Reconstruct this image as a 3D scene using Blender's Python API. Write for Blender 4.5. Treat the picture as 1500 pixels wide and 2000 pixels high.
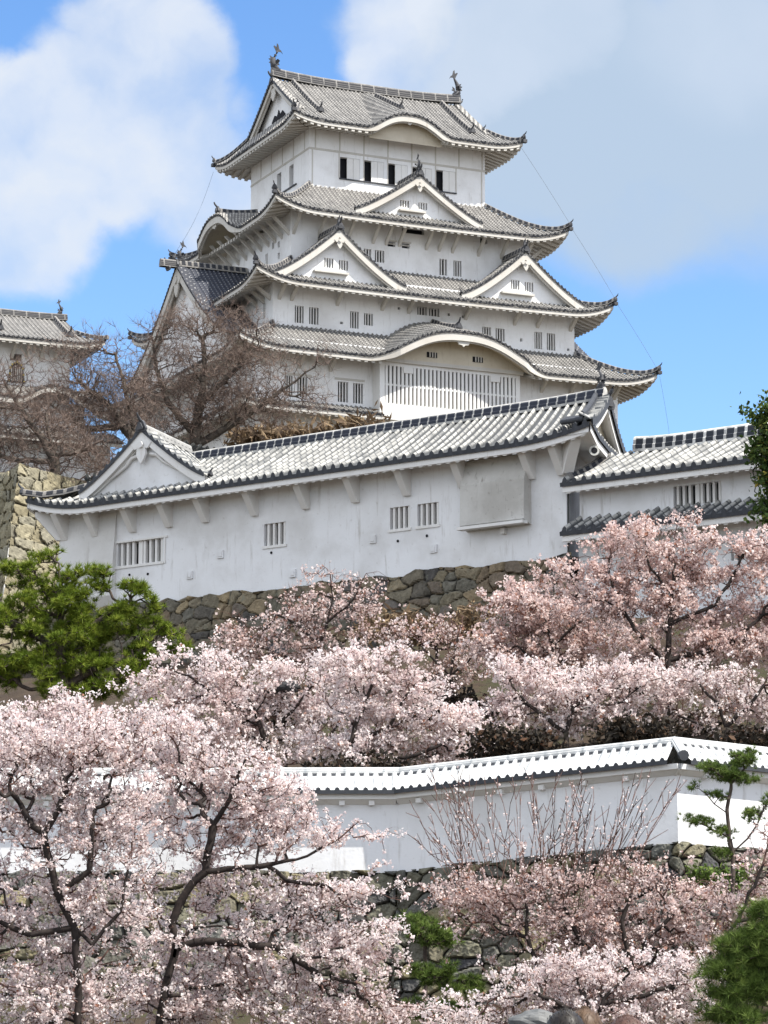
import bpy, math, random
import numpy as np
from mathutils import Vector
R_ = math.radians
scene = bpy.context.scene
for o in list(bpy.data.objects): bpy.data.objects.remove(o)
col = scene.collection
rng = np.random.default_rng(7)

# ------------------------------------------------------------------ camera
F_, HOR, CZ = 5600.0, 1950.0, 1.7
PITCH = math.atan((HOR - 1000) / F_)
cam = bpy.data.cameras.new('camera'); camo = bpy.data.objects.new('camera', cam); col.objects.link(camo)
cam.sensor_fit = 'HORIZONTAL'; cam.sensor_width = 36; cam.lens = F_ / 1500 * 36
cam.clip_start = 0.5; cam.clip_end = 6000
camo.location = (0, 0, CZ); camo.rotation_euler = (math.pi / 2 + PITCH, 0, 0)
scene.camera = camo
scene.render.resolution_x = 768; scene.render.resolution_y = 1024

def at(px, py, Y):
    dx = (px - 750) / F_; dy = (1000 - py) / F_
    r = (dx, math.cos(PITCH) - dy * math.sin(PITCH), math.sin(PITCH) + dy * math.cos(PITCH))
    k = Y / r[1]
    return np.array((r[0] * k, Y, CZ + r[2] * k))

# ------------------------------------------------------------------ light
SUN_AZ, SUN_EL = 62.0, 56.0        # azimuth measured from the direction towards the camera, to the right
sd = Vector((math.sin(R_(SUN_AZ)) * math.cos(R_(SUN_EL)), -math.cos(R_(SUN_AZ)) * math.cos(R_(SUN_EL)), math.sin(R_(SUN_EL))))
sun = bpy.data.lights.new('sun', 'SUN'); suno = bpy.data.objects.new('sun', sun); col.objects.link(suno)
sun.energy = 3.7; sun.angle = R_(0.53); sun.color = (1.0, 0.95, 0.87)
suno.rotation_euler = sd.to_track_quat('Z', 'Y').to_euler(); suno.location = (60, -40, 120)

scene.view_settings.view_transform = 'Standard'; scene.view_settings.look = 'None'
scene.view_settings.exposure = 1.1; scene.view_settings.gamma = 1
scene.render.engine = 'CYCLES'

# ------------------------------------------------------------------ world: sky with clouds
world = bpy.data.worlds.new('World'); scene.world = world; world.use_nodes = True
wn = world.node_tree; wn.nodes.clear()
def nn(nt, t, **k):
    n = nt.nodes.new(t)
    for a, v in k.items(): setattr(n, a, v)
    return n
def build_world():
    nt = wn; L = nt.links.new
    out = nn(nt, 'ShaderNodeOutputWorld'); bg = nn(nt, 'ShaderNodeBackground'); L(bg.outputs[0], out.inputs[0])
    sky = nn(nt, 'ShaderNodeTexSky', sky_type='NISHITA'); sky.sun_disc = False
    sky.sun_elevation = R_(SUN_EL)
    sky.sun_rotation = math.atan2(sd.x, sd.y)      # measured from +Y clockwise
    sky.altitude = 100; sky.air_density = 1.0; sky.dust_density = 0.25; sky.ozone_density = 2.5
    hs = nn(nt, 'ShaderNodeHueSaturation'); hs.inputs['Saturation'].default_value = 1.2; hs.inputs['Value'].default_value = .95; hs.inputs['Hue'].default_value = 0.505
    L(sky.outputs[0], hs.inputs['Color'])
    tc = nn(nt, 'ShaderNodeTexCoord'); sep = nn(nt, 'ShaderNodeSeparateXYZ'); L(tc.outputs['Generated'], sep.inputs[0])
    def m(op, a, b=None, c=None):
        n = nn(nt, 'ShaderNodeMath', operation=op)
        for i, v in enumerate((a, b, c)):
            if v is None: continue
            if isinstance(v, (int, float)): n.inputs[i].default_value = v
            else: L(v, n.inputs[i])
        return n.outputs[0]
    ysafe = m('MAXIMUM', sep.outputs[1], 0.08)
    u = m('DIVIDE', sep.outputs[0], ysafe); v = m('DIVIDE', sep.outputs[2], ysafe)
    cb = nn(nt, 'ShaderNodeCombineXYZ'); L(u, cb.inputs[0]); L(v, cb.inputs[1])
    # warp
    nz = nn(nt, 'ShaderNodeTexNoise'); nz.inputs['Scale'].default_value = 16; nz.inputs['Detail'].default_value = 7; nz.inputs['Roughness'].default_value = 0.55
    L(cb.outputs[0], nz.inputs['Vector'])
    sub = nn(nt, 'ShaderNodeVectorMath', operation='SUBTRACT'); L(nz.outputs['Color'], sub.inputs[0]); sub.inputs[1].default_value = (.5, .5, .5)
    sc = nn(nt, 'ShaderNodeVectorMath', operation='SCALE'); L(sub.outputs[0], sc.inputs[0]); sc.inputs['Scale'].default_value = 0.034
    ad = nn(nt, 'ShaderNodeVectorMath', operation='ADD'); L(cb.outputs[0], ad.inputs[0]); L(sc.outputs[0], ad.inputs[1])
    def uv(px, py):
        a = at(px, py, 1.0); return a[0], a[2] - CZ
    def blob(px, py, rx, ry, amp=1.0, inner=0.35, rot=0.0):
        cu, cv = uv(px, py); ru, rv = rx / F_, ry / F_
        s = nn(nt, 'ShaderNodeVectorMath', operation='SUBTRACT'); L(ad.outputs[0], s.inputs[0]); s.inputs[1].default_value = (cu, cv, 0)
        rt = nn(nt, 'ShaderNodeVectorRotate', rotation_type='Z_AXIS'); L(s.outputs[0], rt.inputs['Vector']); rt.inputs['Angle'].default_value = R_(rot)
        mu = nn(nt, 'ShaderNodeVectorMath', operation='MULTIPLY'); L(rt.outputs[0], mu.inputs[0]); mu.inputs[1].default_value = (1 / ru, 1 / rv, 0)
        ln = nn(nt, 'ShaderNodeVectorMath', operation='LENGTH'); L(mu.outputs[0], ln.inputs[0])
        mr = nn(nt, 'ShaderNodeMapRange', interpolation_type='SMOOTHSTEP'); L(ln.outputs['Value'], mr.inputs[0])
        mr.inputs[1].default_value = inner; mr.inputs[2].default_value = 1.0; mr.inputs[3].default_value = amp; mr.inputs[4].default_value = 0
        return mr.outputs[0]
    white = [blob(230, 230, 300, 290, 1.0, .55), blob(20, 400, 260, 250, 1, .5), blob(270, 50, 230, 150, .95, .45), blob(380, 350, 180, 220, .9, .4), blob(-60, 250, 260, 200, .95, .5),
             blob(370, 100, 130, 170, .9, .45), blob(80, 210, 200, 150, .95, .5), blob(60, 520, 160, 90, .8, .3),
             blob(800, 130, 230, 170, 1, .5, 35), blob(920, 40, 370, 230, 1, .6), blob(470, 250, 90, 130, .5, .2), blob(700, 230, 180, 120, .8, .3)]
    grey = [blob(1120, 190, 470, 360, 1.0, .5), blob(1420, 200, 420, 430, .98, .4), blob(960, 330, 330, 260, .85, .3), blob(1250, 420, 360, 190, .85, .3)]
    def mx(l):
        r = l[0]
        for x in l[1:]: r = m('MAXIMUM', r, x)
        return r
    W = mx(white); G = mx(grey)
    nE = nn(nt, 'ShaderNodeTexNoise'); nE.inputs['Scale'].default_value = 30; nE.inputs['Detail'].default_value = 9; nE.inputs['Roughness'].default_value = .6; L(ad.outputs[0], nE.inputs['Vector'])
    def crisp(v, lo, hi, k):
        a = m('ADD', v, m('MULTIPLY', m('SUBTRACT', nE.outputs[0], .5), k)); r = nn(nt, 'ShaderNodeMapRange', interpolation_type='SMOOTHSTEP'); L(a, r.inputs[0]); r.inputs[1].default_value = lo; r.inputs[2].default_value = hi; return m('MULTIPLY', r.outputs[0], m('MINIMUM', m('MULTIPLY', v, 4), 1.0))
    W = m('MAXIMUM', crisp(W, .10, .85, .8), blob(1440, 60, 330, 230, .55, .1)); G = crisp(G, .0, .95, .45)
    # extra-bright cloud added outside the view as fill light for shaded walls
    n2 = nn(nt, 'ShaderNodeTexNoise'); n2.inputs['Scale'].default_value = 2.6; n2.inputs['Detail'].default_value = 8; L(tc.outputs['Generated'], n2.inputs['Vector'])
    rest = nn(nt, 'ShaderNodeMapRange', interpolation_type='SMOOTHSTEP'); L(n2.outputs[0], rest.inputs[0]); rest.inputs[1].default_value = .36; rest.inputs[2].default_value = .52
    au = m('ABSOLUTE', u)
    far = nn(nt, 'ShaderNodeMapRange'); L(au, far.inputs[0]); far.inputs[1].default_value = .2; far.inputs[2].default_value = .5
    hi = nn(nt, 'ShaderNodeMapRange'); L(v, hi.inputs[0]); hi.inputs[1].default_value = .38; hi.inputs[2].default_value = .6
    RS = m('MULTIPLY', m('MAXIMUM', far.outputs[0], hi.outputs[0]), rest.outputs[0])
    # fine structure inside
    n3 = nn(nt, 'ShaderNodeTexNoise'); n3.inputs['Scale'].default_value = 22; n3.inputs['Detail'].default_value = 5; n3.inputs['Roughness'].default_value = .5; L(ad.outputs[0], n3.inputs['Vector'])
    fin = nn(nt, 'ShaderNodeMapRange'); L(n3.outputs[0], fin.inputs[0]); fin.inputs[1].default_value = .3; fin.inputs[2].default_value = .7; fin.inputs[3].default_value = .52; fin.inputs[4].default_value = 1.08
    Wm = m('MINIMUM', m('MULTIPLY', m('MAXIMUM', W, RS), fin.outputs[0]), 1.0)
    # colours are radiance before strength
    wc = nn(nt, 'ShaderNodeMix', data_type='RGBA'); wc.inputs['A'].default_value = (*[c * CLOUD for c in (.46, .56, .68)], 1); wc.inputs['B'].default_value = (*[c * CLOUD for c in (.68, .735, .82)], 1)
    wf = m('DIVIDE', m('MULTIPLY', W, fin.outputs[0]), m('ADD', m('ADD', W, m('MULTIPLY', G, .9)), .001))
    wf2 = m('MINIMUM', m('MULTIPLY', wf, 1.15), 1.0)
    L(wf2, wc.inputs['Factor'])
    tot = m('MINIMUM', m('MAXIMUM', m('MULTIPLY', m('MINIMUM', m('MULTIPLY', W, fin.outputs[0]), 1.0), .96), m('MULTIPLY', G, .9)), 1.0)
    mix = nn(nt, 'ShaderNodeMix', data_type='RGBA'); L(tot, mix.inputs['Factor']); L(hs.outputs[0], mix.inputs['A']); L(wc.outputs['Result'], mix.inputs['B'])
    mix2 = nn(nt, 'ShaderNodeMix', data_type='RGBA'); L(RS, mix2.inputs['Factor']); L(mix.outputs['Result'], mix2.inputs['A']); mix2.inputs['B'].default_value = (RC * .98, RC * 1.03, RC * 1.12, 1)
    L(mix2.outputs['Result'], bg.inputs[0]); bg.inputs[1].default_value = SKY
SKY = 0.11
RC = 6.2
CLOUD = 4.9
build_world()

# ------------------------------------------------------------------ materials
def mat(name, fn):
    m = bpy.data.materials.new(name); m.use_nodes = True
    nt = m.node_tree; nt.nodes.clear()
    out = nn(nt, 'ShaderNodeOutputMaterial'); b = nn(nt, 'ShaderNodeBsdfPrincipled'); nt.links.new(b.outputs[0], out.inputs[0])
    b.inputs['Roughness'].default_value = 0.85
    b.inputs['Specular IOR Level'].default_value = 0.25
    fn(nt, b, out); return m
def tcoord(nt, kind='Object'):
    return nn(nt, 'ShaderNodeTexCoord').outputs[kind]
def noise(nt, vec, scale, detail=4, rough=.55, dist=0):
    n = nn(nt, 'ShaderNodeTexNoise'); n.inputs['Scale'].default_value = scale; n.inputs['Detail'].default_value = detail
    n.inputs['Roughness'].default_value = rough; n.inputs['Distortion'].default_value = dist
    nt.links.new(vec, n.inputs['Vector']); return n.outputs[0]
def ramp(nt, fac, stops):
    r = nn(nt, 'ShaderNodeValToRGB'); e = r.color_ramp.elements
    while len(e) < len(stops): e.new(.5)
    for i, (p, c) in enumerate(stops):
        e[i].position = p; e[i].color = (*c, 1) if len(c) == 3 else c
    nt.links.new(fac, r.inputs[0]); return r.outputs[0]
def mixc(nt, f, a, b):
    n = nn(nt, 'ShaderNodeMix', data_type='RGBA')
    for k, v in (('Factor', f), ('A', a), ('B', b)):
        if isinstance(v, (int, float)): n.inputs[k].default_value = v
        elif isinstance(v, tuple): n.inputs[k].default_value = (*v, 1)
        else: nt.links.new(v, n.inputs[k])
    return n.outputs['Result']
def mth(nt, op, a, b=None, c=None):
    n = nn(nt, 'ShaderNodeMath', operation=op)
    for i, v in enumerate((a, b, c)):
        if v is None: continue
        if isinstance(v, (int, float)): n.inputs[i].default_value = v
        else: nt.links.new(v, n.inputs[i])
    return n.outputs[0]
def mapr(nt, v, a, b, c=0., d=1., sm=False):
    n = nn(nt, 'ShaderNodeMapRange'); n.interpolation_type = 'SMOOTHSTEP' if sm else 'LINEAR'
    nt.links.new(v, n.inputs[0])
    for i, x in enumerate((a, b, c, d)): n.inputs[i + 1].default_value = x
    return n.outputs[0]
def vscale(nt, vec, s):
    n = nn(nt, 'ShaderNodeVectorMath', operation='MULTIPLY'); nt.links.new(vec, n.inputs[0]); n.inputs[1].default_value = s; return n.outputs[0]
def bump(nt, b, h, st, dist=.02):
    n = nn(nt, 'ShaderNodeBump'); n.inputs['Strength'].default_value = st; n.inputs['Distance'].default_value = dist
    nt.links.new(h, n.inputs['Height']); nt.links.new(n.outputs[0], b.inputs['Normal'])

def plaster(name, base, dirt, amount, streak=1.0):
    def fn(nt, b, out):
        v = tcoord(nt)
        n1 = noise(nt, v, 0.35, 5, .6); n2 = noise(nt, vscale(nt, v, (3.2, 3.2, .45)), 1.1, 5, .65); n3 = noise(nt, v, 5, 4)
        big = mapr(nt, n1, .42, .7, 0, 1, True); st = mapr(nt, n2, .52, .8, 0, streak, True)
        f = mth(nt, 'MULTIPLY', mth(nt, 'MAXIMUM', mth(nt, 'MULTIPLY', big, .5), st), amount)
        sp = mapr(nt, n3, .60, .74, 0, .35 * amount, True)
        c = mixc(nt, mth(nt, 'MINIMUM', mth(nt, 'ADD', f, sp), 1.0), base, dirt)
        nt.links.new(c, b.inputs['Base Color']); bump(nt, b, noise(nt, v, 9, 3), .25, .02)
        b.inputs['Roughness'].default_value = .9
    return mat(name, fn)
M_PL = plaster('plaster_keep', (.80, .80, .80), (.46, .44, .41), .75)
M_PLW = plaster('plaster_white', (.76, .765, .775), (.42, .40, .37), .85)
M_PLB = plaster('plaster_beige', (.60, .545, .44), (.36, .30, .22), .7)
M_PLG = plaster('plaster_grey', (.56, .55, .52), (.26, .24, .21), 1.0, 1.4)
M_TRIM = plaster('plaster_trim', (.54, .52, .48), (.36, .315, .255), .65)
M_TRIMW = plaster('plaster_trim_white', (.74, .73, .71), (.45, .42, .38), .5)

def tile(name, dark, lime, cov, cap, seed=0, varr=.5, joint=.3):
    # u: position across the row (0..1), v: metres up from the eave
    def fn(nt, b, out):
        uv = nn(nt, 'ShaderNodeUVMap').outputs[0]; sp = nn(nt, 'ShaderNodeSeparateXYZ'); nt.links.new(uv, sp.inputs[0])
        ob = tcoord(nt)
        du = mth(nt, 'ABSOLUTE', mth(nt, 'SUBTRACT', mth(nt, 'FRACT', sp.outputs[0]), .5))
        on = mapr(nt, du, cap, cap - .06, 0, 1)
        cell = noise(nt, ob, 3.3, 3, .6)
        jv = mth(nt, 'FRACT', mth(nt, 'ADD', mth(nt, 'DIVIDE', sp.outputs[1], joint), mth(nt, 'MULTIPLY', mth(nt, 'FLOOR', sp.outputs[0]), .37)))
        jb = mapr(nt, mth(nt, 'ADD', jv, mth(nt, 'MULTIPLY', mth(nt, 'SUBTRACT', cell, .5), .35)), cov + .06, cov - .06, 0, 1)
        limem = mth(nt, 'MULTIPLY', on, jb)
        # patches where the lime has worn off
        wear = mapr(nt, noise(nt, ob, 1.4, 6, .7), .36, .56, .35, 1, True)
        limem = mth(nt, 'MULTIPLY', limem, wear)
        wnz = nn(nt, 'ShaderNodeTexWhiteNoise', noise_dimensions='2D'); cmb = nn(nt, 'ShaderNodeCombineXYZ'); nt.links.new(mth(nt, 'FLOOR', sp.outputs[0]), cmb.inputs[0]); nt.links.new(mth(nt, 'FLOOR', mth(nt, 'ADD', mth(nt, 'DIVIDE', sp.outputs[1], joint), mth(nt, 'MULTIPLY', mth(nt, 'FLOOR', sp.outputs[0]), .37))), cmb.inputs[1]); nt.links.new(cmb.outputs[0], wnz.inputs['Vector'])
        limem = mth(nt, 'MULTIPLY', limem, mapr(nt, wnz.outputs['Value'], 0, 1, .62, 1.))
        dk = mixc(nt, noise(nt, ob, 2.5, 5, .7), tuple(c * (1 - varr) for c in dark), tuple(c * (1 + varr) for c in dark))
        lm = mixc(nt, mapr(nt, noise(nt, ob, 1.1, 5, .7), .35, .7), lime, tuple(c * .62 for c in lime))
        c = mixc(nt, limem, dk, lm)
        nt.links.new(c, b.inputs['Base Color']); b.inputs['Roughness'].default_value = .72
        b.inputs['Specular IOR Level'].default_value = .35
    return mat(name, fn)
T_KEEP = tile('tile_keep', (.125, .12, .115), (.50, .48, .44), .50, .34)
T_MID = tile('tile_limed', (.075, .08, .085), (.50, .49, .455), .86, .24, joint=.46)
T_WALL = tile('tile_white', (.34, .36, .37), (.80, .80, .78), .90, .50, joint=.25, varr=.25)
def _darktile(nt, b, out):
    ob = tcoord(nt)
    c = mixc(nt, noise(nt, ob, 4, 5, .7), (.018, .02, .026), (.075, .08, .09)); nt.links.new(c, b.inputs['Base Color']); b.inputs['Roughness'].default_value = .6
T_EDGE = mat('tile_edge', _darktile)
def _edge2(nt, b, out):
    ob = tcoord(nt)
    c = mixc(nt, mapr(nt, noise(nt, ob, 5, 4, .7), .5, .66), (.018, .02, .026), (.24, .23, .215)); nt.links.new(c, b.inputs['Base Color'])
T_EDGE2 = mat('tile_edge_weathered', _edge2)

def ridge_mat(name, dark, light, block, lw, lo=.16, hi=.84, mid=True):
    # u metres along, v 0..1 up the side
    def fn(nt, b, out):
        uv = nn(nt, 'ShaderNodeUVMap').outputs[0]; sp = nn(nt, 'ShaderNodeSeparateXYZ'); nt.links.new(uv, sp.inputs[0])
        f = mth(nt, 'FRACT', mth(nt, 'DIVIDE', sp.outputs[0], block))
        a = mth(nt, 'LESS_THAN', f, lw)
        bt = mth(nt, 'LESS_THAN', sp.outputs[1], lo); tp = mth(nt, 'GREATER_THAN', sp.outputs[1], hi)
        k = mth(nt, 'MAXIMUM', a, mth(nt, 'MAXIMUM', bt, tp))
        if mid:
            g = mth(nt, 'FRACT', mth(nt, 'MULTIPLY', sp.outputs[1], 4.0)); k = mth(nt, 'MAXIMUM', k, mth(nt, 'MULTIPLY', mth(nt, 'LESS_THAN', g, .3), .55))
        ob = tcoord(nt); k = mth(nt, 'MULTIPLY', k, mapr(nt, noise(nt, ob, 2.5, 5, .7), .35, .6, .45, 1))
        c = mixc(nt, k, dark, light); nt.links.new(c, b.inputs['Base Color'])
    return mat(name, fn)
RG_KEEP = ridge_mat('ridge_keep', (.05, .05, .055), (.27, .26, .245), 1.1, .1, .1, .86)
RG_MID = ridge_mat('ridge_mid', (.035, .04, .055), (.50, .49, .46), .47, .16, .2, .86, False)
RG_RIGHT = ridge_mat('ridge_right', (.035, .04, .05), (.66, .65, .62), .47, .28, .18, .84, False)
RG_WHITE = ridge_mat('ridge_white', (.16, .16, .16), (.36, .355, .34), .25, .55, .3, .5, False)
RG_HIP = ridge_mat('ridge_hip', (.04, .042, .05), (.28, .265, .245), .5, .35, .2, .9, False)

def simple(name, c1, c2, scale, rough=.85, det=5):
    def fn(nt, b, out):
        ob = tcoord(nt); c = mixc(nt, mapr(nt, noise(nt, ob, scale, det, .65), .3, .7), c1, c2)
        nt.links.new(c, b.inputs['Base Color']); b.inputs['Roughness'].default_value = rough
    return mat(name, fn)
M_DARK = simple('dark_interior', (.006, .006, .009), (.018, .018, .022), 1.0)
M_SHACHI = simple('ornament_tile', (.022, .024, .03), (.10, .10, .105), 3.0, .6)
M_GOLD = simple('gold_trim', (.55, .40, .08), (.75, .58, .15), 9.0, .45)
M_WIRE = simple('wire', (.05, .05, .05), (.1, .1, .1), 3.0)
M_METAL = simple('speaker_paint', (.45, .45, .42), (.6, .6, .56), 6.0, .5)
M_BARK = simple('cherry_bark', (.010, .008, .008), (.042, .032, .028), 5.0, .9)
M_TWIG = simple('cherry_twig', (.06, .035, .03), (.15, .085, .07), 3.0, .9)
M_BARK2 = simple('bare_bark', (.03, .024, .02), (.13, .11, .09), 2.5, .9)
M_TWIG2 = simple('bare_twig', (.08, .057, .047), (.17, .125, .105), .8, .9)
M_PBARK = simple('pine_bark', (.035, .028, .025), (.11, .085, .07), 5.0, .95)
M_ROCKD = simple('rock_dark', (.015, .016, .018), (.06, .06, .062), 2.2, .95)
M_ROCK = simple('rock', (.05, .055, .06), (.19, .19, .185), 2.2, .95)

def leafmat(name, stops, trans=.35, obj_noise=None, noise_mix=.5, nstops=None):
    def fn(nt, b, out):
        uv = nn(nt, 'ShaderNodeUVMap').outputs[0]; sp = nn(nt, 'ShaderNodeSeparateXYZ'); nt.links.new(uv, sp.inputs[0])
        c = ramp(nt, sp.outputs[0], stops)
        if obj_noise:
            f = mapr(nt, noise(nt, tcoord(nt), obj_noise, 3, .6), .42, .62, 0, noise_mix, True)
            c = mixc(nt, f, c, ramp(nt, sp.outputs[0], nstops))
        nt.links.new(c, b.inputs['Base Color']); b.inputs['Roughness'].default_value = .7; b.inputs['Specular IOR Level'].default_value = .15
        tr = nn(nt, 'ShaderNodeBsdfTranslucent'); nt.links.new(c, tr.inputs[0])
        mx = nn(nt, 'ShaderNodeMixShader'); mx.inputs[0].default_value = trans
        nt.links.new(b.outputs[0], mx.inputs[1]); nt.links.new(tr.outputs[0], mx.inputs[2]); nt.links.new(mx.outputs[0], out.inputs[0])
    return mat(name, fn)
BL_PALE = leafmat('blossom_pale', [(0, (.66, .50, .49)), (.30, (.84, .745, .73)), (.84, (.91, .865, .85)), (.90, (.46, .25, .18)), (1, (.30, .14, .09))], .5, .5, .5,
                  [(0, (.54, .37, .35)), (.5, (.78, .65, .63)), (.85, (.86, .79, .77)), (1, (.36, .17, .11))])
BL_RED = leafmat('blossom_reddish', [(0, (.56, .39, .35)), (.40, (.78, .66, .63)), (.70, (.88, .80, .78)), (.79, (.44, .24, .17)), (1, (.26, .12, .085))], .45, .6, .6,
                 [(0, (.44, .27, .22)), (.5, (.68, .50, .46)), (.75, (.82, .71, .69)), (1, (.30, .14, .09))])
PINE_Y = leafmat('pine_needles_bright', [(0, (.05, .085, .010)), (.5, (.14, .195, .02)), (1, (.30, .34, .05))], .12)
PINE_D = leafmat('pine_needles_dark', [(0, (.035, .06, .014)), (.5, (.10, .155, .032)), (1, (.21, .27, .07))], .15)
LEAF_E = leafmat('evergreen_leaves', [(0, (.025, .045, .012)), (.6, (.06, .10, .025)), (.85, (.16, .19, .04)), (1, (.40, .30, .06))], .15)
LEAF_U = leafmat('undergrowth', [(0, (.012, .011, .009)), (.6, (.035, .028, .02)), (.85, (.07, .045, .028)), (1, (.17, .075, .04))], .1)  # near-black leaf colour stands for the shade in the gaps between trees
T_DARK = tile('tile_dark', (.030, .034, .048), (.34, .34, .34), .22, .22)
DRY = leafmat('dry_shrub', [(0, (.09, .06, .04)), (.6, (.20, .14, .085)), (1, (.33, .25, .15))], .2)
GRASSM = leafmat('grass_blades', [(0, (.07, .12, .03)), (.6, (.15, .22, .06)), (1, (.32, .30, .13))], .25)

def stone(name, stops, grit):
    def fn(nt, b, out):
        uv = nn(nt, 'ShaderNodeUVMap').outputs[0]; sp = nn(nt, 'ShaderNodeSeparateXYZ'); nt.links.new(uv, sp.inputs[0])
        c = ramp(nt, sp.outputs[0], stops); ob = tcoord(nt)
        g = mapr(nt, noise(nt, ob, grit, 8, .75), .3, .7, .45, 1.35)
        mm = nn(nt, 'ShaderNodeVectorMath', operation='SCALE'); nt.links.new(c, mm.inputs[0]); nt.links.new(g, mm.inputs['Scale'])
        li = mapr(nt, noise(nt, ob, grit * .6, 5, .7), .56, .72, 0, .6, True)
        c2 = mixc(nt, li, mm.outputs[0], (.17, .17, .13))
        # joints darkened to near black
        c3 = mixc(nt, mapr(nt, sp.outputs[1], .10, .02), c2, (.012, .010, .008))
        nt.links.new(c3, b.inputs['Base Color']); b.inputs['Roughness'].default_value = .95
        bump(nt, b, noise(nt, ob, grit * 3, 5, .7), .6, .05)
    return mat(name, fn)
ST_MID = stone('stone_mid', [(0, (.08, .075, .07)), (.25, (.20, .17, .115)), (.5, (.13, .125, .105)), (.75, (.29, .23, .14)), (.9, (.17, .13, .09)), (1, (.10, .105, .11))], 3.0)
ST_LOW = stone('stone_low', [(0, (.06, .06, .065)), (.3, (.19, .18, .125)), (.6, (.11, .112, .105)), (.8, (.26, .225, .13)), (1, (.075, .08, .085))], 3.5)
ST_YEL = stone('stone_pale', [(0, (.19, .165, .105)), (.5, (.27, .24, .16)), (1, (.22, .205, .155))], 2.0)
def _ground(nt, b, out):
    ob = tcoord(nt)
    n = noise(nt, ob, .35, 8, .65); n2 = noise(nt, ob, 3.0, 6, .7)
    c = ramp(nt, n, [(.3, (.030, .022, .015)), (.50, (.065, .046, .03)), (.60, (.045, .05, .02)), (.74, (.10, .078, .05))])
    c = mixc(nt, mapr(nt, n2, .4, .7), c, (.045, .032, .024)); nt.links.new(c, b.inputs['Base Color']); b.inputs['Roughness'].default_value = 1
    bump(nt, b, n2, .8, .15)
M_GROUND = mat('ground_soil', _ground)

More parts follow.
